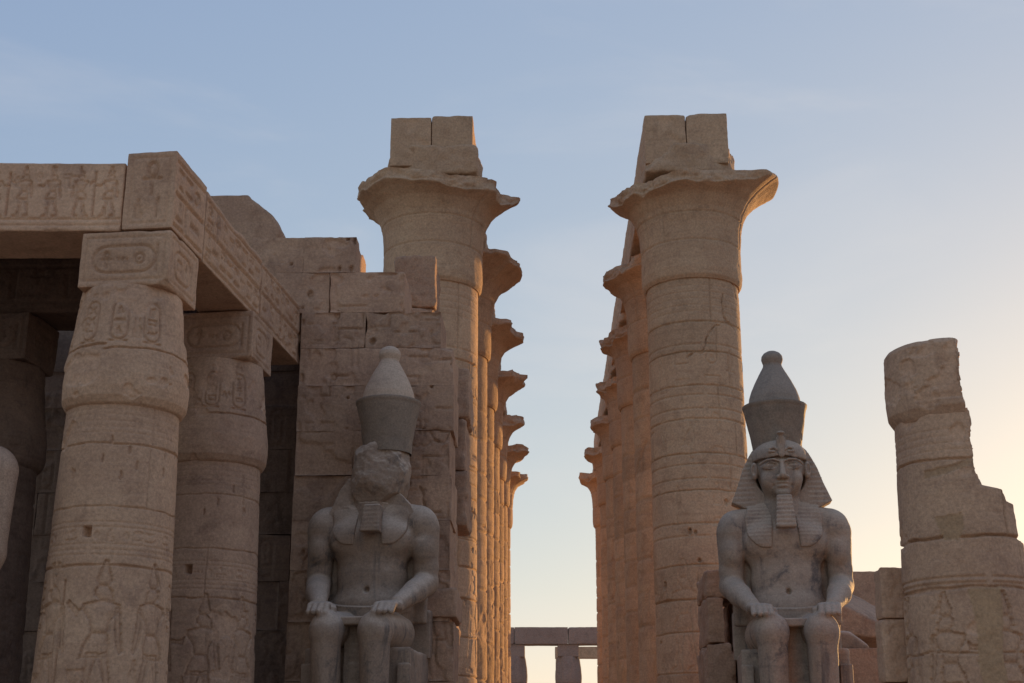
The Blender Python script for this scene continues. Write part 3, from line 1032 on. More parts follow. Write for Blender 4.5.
def bud_column(loc, label, mat, seed, fine=True, figs=True):
    t = thing('bud_column', loc, label, 'column', 'closed bud columns of the court')
    R_ = .9
    zn = 6.62
    cv = Canvas(2 * math.pi * R_, zn, 80 if fine else 36, True)
    drums(cv, [1.1, 2.2, 4.25, 5.08, 6.0], R_, seed, nper=(1, 2), width=.011, depth=.024, wob=.022, tintamp=.04)
    for v in (6.5, 6.42, 6.33, 6.24, 6.16):
        cv.stroke([(0, v), (cv.w, v)], .012, .004)
    for v in (4.40, 4.47, 4.55, 4.79, 4.86):
        cv.stroke([(0, v), (cv.w, v)], .014, .007)
    glyph_band(cv, 0, cv.w, 4.56, .22, seed + 1, .012, .016, .8, False)
    r = random.Random(seed)
    n = 7
    for k in range(n):
        figure(cv, (k + .35) * cv.w / n, 2.32, 2.0, k % 2 == 0, r.randint(0, 5), .042)
        if k % 2:
            cartouche(cv, (k + .80) * cv.w / n, 3.45, .18, .62, seed + k, .024)
        figure(cv, (k + .6) * cv.w / n, .2, 1.85, k % 2 == 1, r.randint(0, 5), .03)
        glyph(cv, r.choice(GK), (k + .85) * cv.w / n, 2.5, .25, .5, .02)
    cv.spall(.40, .018, .8, seed + 20, v0=1.0)
    cv.spall(.46, .03, 1.6, seed + 21)
    # upright tool marks near the neck, a square socket
    for k in range(26):
        u, v = r.random() * cv.w, r.uniform(5.45, 6.05)
        cv.fill([(u, v + .02), (u + .025, v), (u + .045, v + .03), (u + .04, v + .12), (u + .015, v + .14)], .022, .05, .6)
    for u in (cv.w * .985, cv.w * .42):
        cv.fill([(u, 4.62 - .06 + .1), (u + .13, 4.65), (u + .13, 4.8), (u, 4.8)], .16, 1.0, 1, flat=True)
    b = Buf()
    lathe(b, [(0, .80), (.3, .90), (1.0, .955), (2.6, .925), (4.5, .875), (zn, .815)], cv, 400 if fine else 150, 500 if fine else 170, .007, seed)
    b.build('shaft', mat, t)
    # closed bud capital: widest low down, narrowing to the abacus
    ch = BUD - zn + .06
    c2 = Canvas(2 * math.pi * R_, ch, 80 if fine else 36, True)
    for k in range(11):
        if k % 3 == 2:
            continue
        cartouche(c2, k * c2.w / 11 + .05, .98, .26, .62, seed + k, .02)
        glyph(c2, 'disc', k * c2.w / 11 + .08, 1.63, .2, .14, .015)
    for k in range(5):
        glyph(c2, r.choice(GK), (k * 2.3 + .7) * c2.w / 11, 1.0, .22, .5, .02)
    c2.joint((0, .86), (c2.w, .9), .018, .03, seed + 3, .05)
    c2.spall(.14, .03, .8, seed + 31)
    c2.spall(.42, .03, 2.2, seed + 32)
    b = Buf()
    lathe(b, [(zn - .06, .79), (zn - .02, .86), (zn + .08, .92), (zn + .22, .935), (zn + .42, .935), (zn + .75, .895), (zn + 1.1, .845), (BUD - .25, .80), (BUD, .76)], c2, 380 if fine else 150, 150 if fine else 70, .012, seed + 5, cap_bot=True)
    b.build('bud_capital', mat, t)
    # square abacus
    b = Buf()
    fc = Canvas(1.40, .88, 60)
    fc.stroke([(.08, .1), (1.32, .1), (1.32, .78), (.08, .78)], .02, .014, True)
    cartouche(fc, .2, .22, .98, .42, seed, .024, .026, ['ankh', 'dots', 'ring', 'box', 'lines'])
    fs = Canvas(1.25, .88, 60)
    fs.stroke([(.1, .1), (1.15, .1), (1.15, .78), (.1, .78)], .02, .014, True)
    cartouche(fs, .22, .2, .75, .45, seed + 2, .022, .026, ['house', 'reed', 'eye', 'lines'])
    block(b, (.06, 0, BUD + .44), (1.40, 1.25, .88), .02 if fine else .04, .02, .20, 1.5, .010, seed + 9, 0, {'front': fc, 'right': fs})
    b.build('abacus', mat, t)
    return t

t = bud_column((-6.26, 19.52, 0), 'nearest thick court column with closed bud capital, carved figures and a square socket', M_COURT, 11)
t.rotation_euler.z = CY
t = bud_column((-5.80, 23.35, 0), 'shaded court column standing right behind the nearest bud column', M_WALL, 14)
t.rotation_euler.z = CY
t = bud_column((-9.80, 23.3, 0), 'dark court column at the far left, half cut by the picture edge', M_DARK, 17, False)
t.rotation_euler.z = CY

t = bud_column((-10.6, 19.6, 0), 'bud column carrying the far left end of the long figured lintel, at the very edge of the view', M_COURT, 19, False)
t.rotation_euler.z = CY

# front beam with a frieze of figures
ZB, ZT = 9.36, 10.50
cv = Canvas(5.6, ZT - ZB, 85)
r = random.Random(4)
for k in range(8):
    figure(cv, 5.6 - .22 - k * .44, .24, .84, k % 3 != 1, k, .040)
    glyph(cv, r.choice(GK), 5.6 - .50 - k * .44, .78, .12, .22, .012, .016)
    if k % 2:
        glyph(cv, r.choice(GK), 5.6 - .42 - k * .44, .65, .18, .32, .018)
cv.stroke([(0, .2), (5.6, .2)], .025, .018)
cv.stroke([(0, .1), (5.6, .1)], .02, .012)
cv.spall(.55, .02, 1.1, 9)
b = Buf()
block(b, (-6.28 - .12 - 2.8, 19.5, (ZB + ZT) / 2), (5.6, 1.2, ZT - ZB), .017, .03, .14, 1.1, .009, 3, rad(1.2), {'front': cv}, .22)
o = b.build('portico_beam', M_COURT)
tag(o, 'long lintel at the left edge carved with a row of standing figures', 'beam')

# corner stone with an ankh
cv = Canvas(.80, 1.28, 64)
cv.stroke([(.10, .10), (.70, .10), (.70, 1.18), (.10, 1.18)], .02, .014, True)
glyph(cv, 'ankh', .22, .55, .42, .56, .03, .04)
glyph(cv, 'seated', .14, .16, .22, .34, .025)
glyph(cv, 'feather', .46, .16, .16, .36, .025)
cs = Canvas(1.4, 1.28, 60)
glyph_band(cs, .1, 1.35, .62, .52, 31, .028, .032, 1, True, (.6, .9))
glyph_band(cs, .1, 1.35, .1, .5, 32, .028, .032, 1, True, (.6, .9))
b = Buf()
block(b, (0, 0, 0), (.80, 1.4, 1.28), .022, .02, .10, 1.6, .010, 6, 0, {'front': cv, 'right': cs}, .06)
o = b.build('corner_stone', M_COURT)
o.location = (-5.90, 19.57, ZB + .64)
o.rotation_euler.z = CY
tag(o, 'upright corner block carved with an ankh, above the nearest bud column', 'stone block')

# side beam running back to the wall: two long stones end to end
def court_pt(d, off=0.0):
    """a point d metres back along the court's side from the corner, off metres to its right"""
    return (-5.58 + math.sin(-CY) * d + math.cos(CY) * off, 18.9 + math.cos(CY) * d + math.sin(CY) * off)
for j, (d0, d1, hh, lab) in enumerate(((1.41, 4.55, 1.25, 'side beam with two rows of carved signs, reaching back from the corner stone'),
                                       (4.57, 7.3, 1.20, 'rear stone of the side beam with worn signs, ending against the broken wall'))):
    L_ = d1 - d0
    cs = Canvas(L_, hh, 56)
    glyph_band(cs, .03, L_ - .03, .60, .50, 41 + j, .028, .032, 1, True, (.6, .9))
    glyph_band(cs, .03, L_ - .03, .10, .48, 51 + j, .028, .032, 1, True, (.6, .9))
    cs.spall(.30 if j else .42, .03, 1.0, 61 + j)
    b = Buf()
    block(b, (0, 0, 0), (.95, L_, hh), .026, .025, .16, 1.2, .012, 8 + j, 0, {'right': cs})
    o = b.build('side_beam', M_COURT)
    p = court_pt((d0 + d1) / 2, -.475)
    o.location = (p[0], p[1], ZB + hh / 2)
    o.rotation_euler.z = CY
    tag(o, lab, 'beam', 'side beams of the portico')

# rear beam under the roof
cv = Canvas(6.4, 1.05, 50)
glyph_band(cv, .1, 6.3, .2, .68, 71, .022, .028, 1)
b = Buf()
block(b, (-9.55, 23.35, ZB + .53), (6.2, 1.1, 1.05), .035, .03, .12, 1.2, .012, 12, 0, {'front': cv})
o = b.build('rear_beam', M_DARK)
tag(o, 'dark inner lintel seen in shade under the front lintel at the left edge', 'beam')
# roof slabs over the portico, set back from the front edge
for j, (x0, x1) in enumerate(((-12.2, -9.3), (-9.28, -6.55))):
    b = Buf()
    block(b, ((x0 + x1) / 2, 23.4, ZB + 1.26), (x1 - x0, 6.2, .36), .12, .03, .12, 1.0, .012, 18 + j)
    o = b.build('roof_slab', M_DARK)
    tag(o, ('dark ceiling slab at the picture edge above the inner lintel', 'dark ceiling slab next to the corner, bridging front and inner lintels')[j], 'roof slab', 'ceiling slabs of the portico')

# ------------------------------------------------------------------ broken wall between portico and colonnade
b = Buf()
Z = [0, 1.0, 2.05, 3.1, 4.2, 5.18, 6.14, 7.03, 7.93, 8.86, 9.65, 10.41, 11.28, 12.06]
XR = [-1.66, -1.66, -1.66, -1.68, -1.76, -1.78, -1.76, -1.80, -1.74, -1.76, -2.02, -2.78, -3.80]
r = random.Random(77)
WX = -6.2
wc = Canvas(4.9, 12.2, 52)
figure(wc, 1.9, 2.6, 3.6, False, 1, .05)
figure(wc, 3.9, 2.4, 3.6, True, 0, .05)
figure(wc, 2.9, .2, 2.2, False, 2, .04)
for v in (6.5, 7.45, 8.4, 9.2):
    glyph_band(wc, 1.4, 4.4, v, .75, int(v * 10), .02, .028, .8, False)
for k in range(26):
    # fine stepped joints inside the courses, where smaller stones were let in
    u, v = r.uniform(1.3, 4.3), r.uniform(3, 11.5)
    a_, c_ = r.uniform(.25, .6), r.uniform(.2, .45)
    P = [(u, v), (u + a_, v), (u + a_, v + c_), (u + 2 * a_, v + c_)]
    if r.random() < .5:
        P.append((u + 2 * a_, v + c_ + .3))
    for q in range(len(P) - 1):
        wc.joint(P[q], P[q + 1], .018, .04, r.randint(0, 9999), .012)
wc.cracks(16, 5, 1.2, .022, .045)
wc.spall(.22, .05, .55, 61)
wc.spall(.30, .04, 1.1, 62)
wc.spall(.36, .03, 2.6, 63)
wc.pits(70, .02, .06, .08, 64, 2.5)
for k in range(13):
    z0, z1 = Z[k], Z[k + 1]
    xl = -4.86 if k < 11 else (-5.75 if k == 11 else -5.98)
    x = xl
    right = XR[k]
    while x < right - .05:
        w = r.uniform(1.0, 1.9)
        if right - (x + w) < .7:
            w = right - x
        last = abs(x + w - right) < .01
        sy = 1.6 + r.uniform(-.02, .02)
        cv = Sub(wc, x - WX, z0)
        block(b, (x + w / 2, 26.0 + sy / 2 + r.uniform(-.008, .008), (z0 + z1) / 2), (w - .001, sy, z1 - z0 - .001), .026 if k > 2 else .09, .004, .24 if last else .04, 1.7, .014, 200 + k * 5 + int(x * 10), 0, {'front': cv}, r.gauss(0, .07))
        x += w
block(b, (-2.05, 26.9, 4.56), (.84, 1.9, .54), .03, .03, .10, 1.6, .014, 881, 0, None, .02)
# the core behind it, a little longer, and its stepped top
for (z0, z1, x0, x1, y0) in ((0, 4.6, -4.6, -1.93, 30.3), (4.6, 6.5, -4.6, -1.80, 27.7), (6.5, 7.7, -4.6, -1.60, 28.7), (7.7, 8.9, -4.6, -1.66, 28.7), (8.9, 10.0, -4.6, -1.58, 28.7), (10.0, 10.9, -4.6, -2.2, 27.7), (10.9, 12.0, -4.6, -2.50, 30.3), (12.0, 13.3, -3.50, -2.50, 30.3)):
    block(b, ((x0 + x1) / 2, y0 + .8, (z0 + z1) / 2), (x1 - x0, 1.6, z1 - z0 - .006), .05, .05, .42, 1.7, .05, int(z0 * 10) + 7, 0, None, r.gauss(0, .06))
o = b.build('ruined_wall', M_WALL)
tag(o, 'ruined block wall with a stepped broken right end, behind the faceless statue', 'wall')

# recessed shaded wall at the back of the portico
b = Buf()
r = random.Random(78)
for k in range(10):
    z0, z1 = Z[k], Z[k + 1]
    x = -16.0 + r.uniform(0, .8)
    while x < -4.3:
        w = min(r.uniform(1.2, 2.2), -4.28 - x)
        cv = Canvas(w, z1 - z0, 36)
        if 3 <= k:
            figure(cv, w * .35, -.4 + .2 * (k % 2), 1.75, r.random() < .5, r.randint(0, 3), .03)
            if w > 1.3:
                cartouche(cv, w * .7, .1, .25, .75, k, .02)
        cv.spall(.2, .03, .9, k * 7 + int(x * 13) + 1)
        block(b, (x + w / 2, 27.62 + .7 + r.uniform(-.01, .01), (z0 + z1) / 2), (w - .002, 1.4, z1 - z0 - .002), .035 if k > 2 else .1, .006, .06, 1.2, .014, 300 + k * 5 + int(x * 10) % 90, 0, {'front': cv}, r.gauss(0, .08))
        x += w
for (x0, x1, z0, z1) in ((-16, -8.2, 9.65, 11.2), (-8.2, -4.9, 9.65, 11.25), (-16, -5.95, 11.2, 12.2)):
    block(b, ((x0 + x1) / 2, 28.3, (z0 + z1) / 2), (x1 - x0 - .01, 1.35, z1 - z0 - .01), .09, .03, .1, 1.1, .015, int(-x0 * 3), 0)
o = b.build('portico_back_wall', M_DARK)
tag(o, 'dark carved wall in the shade at the back of the left portico', 'wall')

# curved cornice stone on the wall top
s = SDF((-7.6, 26.6, 12.0), (-5.4, 28.4, 13.9), (.03, .06, .03))
X, Y_, Zg = np.meshgrid(*s.ax, indexing='ij', sparse=True)
zt = np.array([12.15, 12.25, 12.45, 12.62, 12.8, 13.0, 13.2, 13.38, 13.45])
xr_ = np.array([-5.98, -5.72, -5.62, -5.60, -5.66, -5.82, -6.06, -6.28, -6.32])
xe = np.interp(Zg, zt, xr_)
d = np.maximum(np.maximum(X - xe, -7.45 - X), np.maximum(np.maximum(26.9 - Y_, Y_ - 28.1), np.maximum(12.19 - Zg, Zg - 13.45)))
s.F = d.astype(np.float32)
o = sdf_obj(s, 'cornice_stone', M_WALL, None, .02, 5, 3, 0, 0, .03)
tag(o, 'cornice stone with a concave curved end lying on the wall top', 'stone block')

# ------------------------------------------------------------------ seated colossi
def rmax(L):
    o = L[0]
    for q in L[1:]:
        o = np.maximum(o, q)
    return o

def axis(segs):
    """uneven grid axis: [(start, end, step), ...]"""
    out = []
    for a, b_, st in segs:
        n = max(1, int(round((b_ - a) / st)))
        out += list(np.linspace(a, b_, n, endpoint=False))
    out.append(segs[-1][1])
    return np.array(out, np.float32)

def torso(s):
    s.ell((0, .08, 4.35), (.76, .54, .5), .02)
    s.ell((0, .08, 4.92), (.66, .43, .72), .16)
    s.ell((0, .08, 5.62), (.88, .45, .58), .16)
    s.box((0, .32, 5.05), (1.0, .12, .95), .05, .08)
    for q in (-1, 1):
        s.ell((q * .37, -.17, 5.60), (.40, .21, .27), .12)
        s.cone((q * .15, .1, 6.20), (q * .85, .1, 6.03), .24, .24, .15)
        s.cone((q * .10, -.50, 5.33), (q * .62, -.42, 5.37), .012, .01, .07, True)
    s.cone((0, -.50, 5.78), (0, -.45, 4.80), .035, .045, .07, True)

def statue_body(broken):
    s = SDF((-1, -1, -1), (1, 1, 1), (1, 1, 1))
    s.ax = [axis([(-1.45, -.56, .024), (-.56, .56, .0165), (.56, 1.45, .024)]),
            axis([(-2.2, -1.0, .026), (-1.0, -.2, .02), (-.2, .95, .032)]),
            axis([(1.2, 3.2, .045), (3.2, 6.3, .022), (6.3, 7.6, .0155)])]
    s.F = np.full([len(a) for a in s.ax], 1.0, np.float32)
    torso(s)
    for q in (-1, 1):
        # shoulder and arm
        s.ell((q * .94, .06, 5.88), (.30, .31, .34), .10)
        s.cone((q * .99, .06, 5.80), (q * 1.01, .12, 5.10), .27, .225, .05)
        s.ell((q * .98, -.06, 5.45), (.20, .20, .30), .08)
        s.cone((q * 1.01, .12, 5.10), (q * 1.01, .10, 4.82), .225, .22, .05)
        s.cone((q * 1.01, .10, 4.82), (q * .90, -.42, 4.60), .235, .215, .05)
        s.cone((q * .90, -.42, 4.60), (q * .72, -.98, 4.34), .21, .145, .05)
        # hand: palm, four fingers, thumb on the knee
        s.box((q * .63, -1.17, 4.27), (.20, .20, .085), .07, .06)
        for j, (dx, ln) in enumerate(((-.15, .33), (-.05, .40), (.05, .42), (.15, .36))):
            x = q * .60 - q * dx
            s.cone((x, -1.28, 4.285), (x - q * .01, -1.30 - ln * .55, 4.255), .06, .057, .008)
            s.cone((x - q * .01, -1.30 - ln * .55, 4.255), (x - q * .02, -1.30 - ln, 4.12), .057, .050, .008)
        s.cone((q * .44, -1.10, 4.26), (q * .35, -1.38, 4.215), .07, .055, .03)
        # thigh, knee, shin, foot
        s.cone((q * .42, .1, 3.90), (q * .43, -1.42, 3.86), .36, .30, .10)
        s.ell((q * .43, -1.55, 3.84), (.275, .22, .29), .08)
        s.ell((q * .43, -1.70, 3.83), (.17, .09, .15), .05)
        s.cone((q * .27, -1.72, 3.62), (q * .59, -1.72, 3.62), .035, .035, .06, True)
        s.cone((q * .43, -1.52, 3.75), (q * .42, -1.38, 2.6), .265, .245, .10)
        s.cone((q * .43, -1.63, 3.55), (q * .42, -1.64, 2.2), .085, .07, .10)
        s.cone((q * .42, -1.40, 2.7), (q * .42, -1.42, 1.7), .24, .18, .10)
        s.box((q * .42, -1.62, 1.47), (.21, .5, .14), .10, .08)
        for j in range(5):
            s.cone((q * (.28 + .07 * j), -2.02, 1.42), (q * (.28 + .07 * j), -2.12, 1.39), .04, .035, .01)
    s.cone((0, .08, 6.7), (0, .12, 6.1), .34, .42, .10)
    s.ell((0, -.37, 4.66), (.05, .11, .06), .03, True)
    if not broken:
        s.ell((0, .02, 7.10), (.45, .50, .48), .05)
        s.ell((0, -.10, 6.92), (.42, .45, .50), .10)
        s.ell((0, -.20, 6.66), (.335, .32, .23), .10)
        s.ell((0, -.45, 6.49), (.13, .10, .08), .06)
        for q in (-1, 1):
            s.ell((q * .25, -.37, 6.76), (.13, .12, .15), .09)
            s.ell((q * .205, -.62, 7.0), (.16, .12, .062), .045, True)
            s.ell((q * .205, -.43, 6.995), (.15, .10, .062), .01)
            for P, w in (([(.06, -.53, 6.975), (.12, -.545, 7.04), (.20, -.545, 7.06), (.29, -.505, 7.042), (.385, -.41, 6.99)], .013),
                         ([(.06, -.53, 6.975), (.13, -.525, 6.942), (.21, -.52, 6.932), (.30, -.48, 6.95), (.385, -.41, 6.99)], .012),
                         ([(.045, -.575, 7.075), (.14, -.575, 7.108), (.25, -.53, 7.112), (.34, -.46, 7.085), (.40, -.40, 7.045)], .022)):
                for a_, b_ in zip(P[:-1], P[1:]):
                    s.cone((q * a_[0], a_[1], a_[2]), (q * b_[0], b_[1], b_[2]), w, w, .014)
            s.ell((q * .075, -.585, 6.765), (.05, .06, .042), .03)
            s.ell((q * .045, -.62, 6.735), (.022, .03, .012), .01, True)
            s.ell((q * .495, -.20, 6.96), (.075, .09, .17), .02)
            s.ell((q * .515, -.27, 6.975), (.035, .05, .10), .02, True)
            s.ell((q * .17, -.50, 6.62), (.03, .06, .025), .03, True)
        s.cone((0, -.55, 7.09), (0, -.65, 6.79), .038, .062, .035)
        s.ell((0, -.49, 6.672), (.13, .10, .030), .018)
        s.ell((0, -.485, 6.605), (.11, .10, .040), .018)
        s.cone((-.13, -.575, 6.640), (.13, -.575, 6.640), .010, .010, .010, True)
        s.ell((0, -.59, 6.535), (.10, .05, .03), .03, True)
    else:
        s.ell((.12, .0, 6.95), (.54, .54, .60), .05)
        s.box((.12, -.05, 6.88), (.50, .43, .56), .20, .10)
    return s

def statue(loc, label, mats, broken, seed):
    body_m, red_m, white_m, dress_m = mats
    t = thing('seated_statue', loc, label, 'statue', 'seated royal statues', CY)
    s = statue_body(broken)
    if broken:
        k0 = np.searchsorted(s.ax[2], 6.30)
        X, Y_, Zz = np.meshgrid(s.ax[0], s.ax[1], s.ax[2][k0:], indexing='ij', sparse=True)
        top = s.F[:, :, k0:]
        def half(p, n):
            n = np.array(n) / np.linalg.norm(n)
            return (X - p[0]) * n[0] + (Y_ - p[1]) * n[1] + (Zz - p[2]) * n[2]
        rk = random.Random(41)
        rock = None
        for _ in range(26):
            n = np.array([rk.gauss(0, 1), -abs(rk.gauss(0, 1)) - .1, rk.gauss(0, .55)])
            n = n / np.linalg.norm(n)
            sup = math.sqrt(sum((a * c_) ** 2 for a, c_ in zip(n, (.53, .50, .58)))) * rk.uniform(.97, 1.10)
            h_ = half((.12, -.02, 6.90), n) - sup
            rock = h_ if rock is None else np.maximum(rock, h_)
        top = np.maximum(top, np.where(Zz < 6.36, np.minimum(rock, .0), rock))
        # the face itself is sheared off: one broad, nearly upright facet with a ridge left of it
        shear = half((.16, -.43, 6.9), (.16, -1, .10))
        top = np.maximum(top, np.where(X > -.12 + .10 * (6.9 - Zz), shear, -9))
        s.F[:, :, k0:] = top
    V, Q = s.mesh()
    V0 = V.copy()
    V = relax(V, Q, 1, .4)
    if broken:
        m = V0[:, 2] > 6.35
        V[m] = V0[m]
    N = vnormals(V, Q)
    hi = sstep(6.3, 6.5, V[:, 2]) if broken else 0 * V[:, 2]
    V = V + N * (fbm(V + seed, 3.0, 4, seed) * (.006 + .028 * hi) + fbm(V + seed, 9.0, 3, seed + 1) * (.005 + .018 * hi))[:, None]
    b = Buf()
    b.add(V, Q)
    b.build('body', body_m, t)

    # kilt: thighs wrapped to above the knees, a flat lap with a thick front edge, a belt dipping in front
    s = SDF((-1.15, -1.75, 3.4), (1.15, .8, 4.95), (.022, .024, .02))
    for q in (-1, 1):
        s.cone((q * .42, .1, 3.90), (q * .43, -1.22, 3.87), .395, .325, .05)
    s.box((0, -.62, 4.00), (.46, .86, .075), .02, .05)
    s.plane((0, -1.46, 4), (0, -1, 0))
    X, Y_, Zz = np.meshgrid(*s.ax, indexing='ij', sparse=True)
    e = np.sqrt((X / .785) ** 2 + ((Y_ - .08) / .575) ** 2) - 1
    dip = 4.50 + .30 * (Y_ - .08)
    belt = np.maximum(e * .6, np.abs(Zz - dip + .08) - .10)
    s.F = np.minimum(s.F, belt).astype(np.float32)
    line = np.abs(Zz - dip - .0) - .012
    s.F = np.minimum(s.F, np.maximum(e * .6 - .014, line)).astype(np.float32)
    sdf_obj(s, 'kilt', body_m, t, .006, seed + 1, 4)
    b = Buf()
    cv = Canvas(.40, 2.5, 60)
    for k in range(7):
        glyph(cv, GK[(k * 5) % len(GK)], .1, 2.1 - k * .33, .2, .26, .015, .018)
    cv.stroke([(.06, 0), (.06, 2.5)], .018, .012)
    cv.stroke([(.34, 0), (.34, 2.5)], .018, .012)
    block(b, (0, -1.02, 2.68), (.40, .22, 2.5), .03, .02, .05, 2, .006, seed + 3, 0, {'front': cv})
    b.build('apron', body_m, t)

    # throne with a low back and carved sides
    b = Buf()
    cs = Canvas(1.9, 2.4, 40)
    for k in range(4):
        glyph(cs, GK[(k * 7 + 2) % len(GK)], .25 + (k % 2) * .7, .4 + (k // 2) * .9, .5, .7, .02, .03)
    cs.stroke([(.1, .1), (1.8, .1), (1.8, 2.3), (.1, 2.3)], .03, .02, True)
    block(b, (0, .0, 2.44), (1.90, 1.86, 2.28), .04, .03, .08, 1.4, .010, seed + 4, 0, {'left': cs, 'right': cs})
    block(b, (0, .80, 3.95), (2.02, .30, .90), .04, .03, .10, 1.4, .01, seed + 5)
    for q in (-1, 1):
        cvp = Canvas(.24, 1.9, 50)
        for k in range(5):
            glyph(cvp, GK[(k * 3 + 1) % len(GK)], .05, 1.5 - k * .33, .14, .24, .012, .016)
        block(b, (q * .86, -1.00, 2.30), (.22, .14, 2.0), .03, .02, .06, 2, .008, seed + 6, 0, {'front': cvp})
    b.build('throne', body_m, t)
    b = Buf()
    block(b, (0, -.45, .63), (2.5, 3.9, 1.34), .08, .03, .1, 1, .012, seed + 7)
    b.build('pedestal', body_m, t)
    b = Buf()
    block(b, (0, .70, 5.7), (.7, .34, 3.2), .06, .03, .1, 1.4, .008, seed + 8)
    b.build('back_pillar', body_m, t)

    # headcloth
    s = SDF((-1.15, -.95, 5.30), (1.15, .75, 7.75), (.019, .022, .019))
    torso(s)
    chest = s.F.copy()
    s.F[:] = 1.0
    X, Y_, Zz = np.meshgrid(*s.ax, indexing='ij', sparse=True)
    ax_ = np.abs(X)
    if not broken:
        s.ell((0, .0, 7.22), (.525, .615, .40), .02)
        dome = np.maximum(s.F, 7.135 + .10 * ax_ ** 2 - Zz)           # brow edge of the cloth
        s.F = np.maximum(dome, -(Zz - 6.0)).astype(np.float32)
        s.ell((0, .15, 6.95), (.50, .40, .55), .02)
        hw = np.interp(Zz, [6.20, 6.38, 6.75, 7.02, 7.25, 7.38, 7.5], [.98, .95, .80, .71, .60, .52, .40])
        bot = 6.40 - .5 * np.clip(.95 - ax_, 0, .5)
        front = -.06 + .06 * (ax_ - .5) + .10 * np.clip(7.0 - Zz, 0, 1) * -.3
        d = np.maximum(np.maximum(ax_ - hw, .30 - ax_), np.maximum(np.maximum(front - Y_, Y_ - .34), np.maximum(bot - Zz, Zz - 7.45)))
        s.F = np.minimum(s.F, d).astype(np.float32)
        s.ell((0, -.17, 6.86), (.475, .62, .42), .02, True)
    else:
        hw = np.interp(Zz, [6.05, 6.3, 6.55, 6.78], [.84, .72, .62, .46])
        hw = hw - .5 * (X > 0) * np.clip(Zz - 6.25, 0, 1)
        d = np.maximum(ax_ - hw, np.maximum(np.maximum(-.16 - Y_, Y_ - .42), np.maximum(6.05 - Zz, Zz - np.where(X < 0, 6.76, 6.60) - .25 * np.abs(ax_ - .5))))
        s.F = np.minimum(s.F, d).astype(np.float32)
    # lappets lie on the chest and follow it
    lap_in = np.interp(Zz, [5.4, 6.3], [.27, .20])
    lap_out = np.interp(Zz, [5.4, 5.75, 6.05, 6.3], [.60, .70, .72, .66])
    lo = 5.48 + 1.6 * np.clip(ax_ - .40, 0, 1) ** 2 * 1.7
    lap = rmax([chest - .045, lap_in - ax_, ax_ - lap_out, lo - Zz, Zz - 6.42, Y_ - .1 + 0 * X])
    s.F = np.minimum(s.F, lap).astype(np.float32)
    V, Q = s.mesh()
    V = relax(V, Q, 1, .35)
    N = vnormals(V, Q)
    st = np.cos(V[:, 2] * 2 * math.pi / .095) * .007 * (np.abs(V[:, 0]) > .50 if not broken else 0.0) * (np.abs(N[:, 1]) > .6) * (V[:, 2] > 6.3)
    st2 = np.cos(V[:, 2] * 2 * math.pi / .075) * .003 * (V[:, 2] < 6.3) * (0 if broken else 1)
    V = V + N * (st + st2 + fbm(V + seed, 4, 4, seed) * np.where(V[:, 2] > 6.2, .03 if broken else .006, .006))[:, None]
    b = Buf()
    b.add(V, Q)
    b.build('headcloth', dress_m, t)
    # beard
    s = SDF((-.4, -1.0, 5.6), (.4, -.2, 6.75), (.018, .018, .018))
    if broken:
        s.box((.10, -.56, 5.93), (.165, .14, .25), .02, 0, taper=-.12, shear=(.06, .10))
    else:
        s.box((0, -.60, 6.10), (.165, .13, .31), .025, 0, taper=-.16, shear=(0, .12))
    V, Q = s.mesh()
    N = vnormals(V, Q)
    V = V + N * (np.cos(V[:, 2] * 2 * math.pi / .08) * (.002 if broken else .005) + fbm(V + seed, 4, 3, seed) * .008)[:, None]
    b = Buf()
    b.add(V, Q)
    b.build('beard', dress_m, t)
    if not broken:
        # rearing cobra on the brow, its coil to both sides
        s = SDF((-.3, -1.0, 7.1), (.3, -.2, 7.85), (.014, .014, .014))
        s.cone((0, -.615, 7.19), (0, -.60, 7.47), .055, .085, .0, sq=(1.1, .6, 1))
        s.cone((0, -.60, 7.47), (0, -.66, 7.56), .075, .05, .03)
        s.ell((0, -.69, 7.585), (.075, .085, .035), .02)
        for q in (-1, 1):
            P = [(.05, -.60, 7.27), (.14, -.60, 7.33), (.22, -.57, 7.31), (.23, -.57, 7.26), (.13, -.60, 7.25)]
            for a_, b_ in zip(P[:-1], P[1:]):
                s.cone((q * a_[0], a_[1], a_[2]), (q * b_[0], b_[1], b_[2]), .024, .022, .01)
        sdf_obj(s, 'cobra', dress_m, t, .004, 3, 5)
    # double crown
    ox = .22 if broken else -.02
    z0 = 7.26 if broken else 7.30
    b = Buf()
    cvr = Canvas(2 * math.pi * .55, 1.1, 50, True)
    cvr.spall(.36, .012, 1.6, seed + 70)
    lathe(b, [(z0, .46), (7.50, .475), (7.75, .515), (8.0, .565), (8.2, .608), (8.235, .628), (8.28, .632), (8.295, .60)], cvr, 130, 60, .008, seed + 9)
    o = b.build('red_crown', red_m, t)
    o.location = (ox, .06, 0)
    b = Buf()
    cvw = Canvas(2 * math.pi * .45, 1.2, 50, True)
    cvw.spall(.42, .012, 1.3, seed + 71)
    lathe(b, [(8.25, .50), (8.32, .508), (8.45, .488), (8.6, .438), (8.78, .356), (8.92, .285), (9.03, .225), (9.10, .19), (9.14, .185), (9.18, .20), (9.24, .215), (9.31, .205), (9.37, .16), (9.41, .09), (9.42, .02)], cvw, 120, 100, .007, seed + 10)
    o = b.build('white_crown', white_m, t)
    o.location = (ox, .06, 0)
    return t

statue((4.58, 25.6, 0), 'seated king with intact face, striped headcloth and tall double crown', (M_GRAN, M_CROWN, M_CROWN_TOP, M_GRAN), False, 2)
statue((-3.17, 25.15, 0), 'seated king with smashed face and tall double crown, before the ruined wall', (M_GRAN2, M_CROWN, M_CROWN_PALE, M_GRAN2), True, 5)

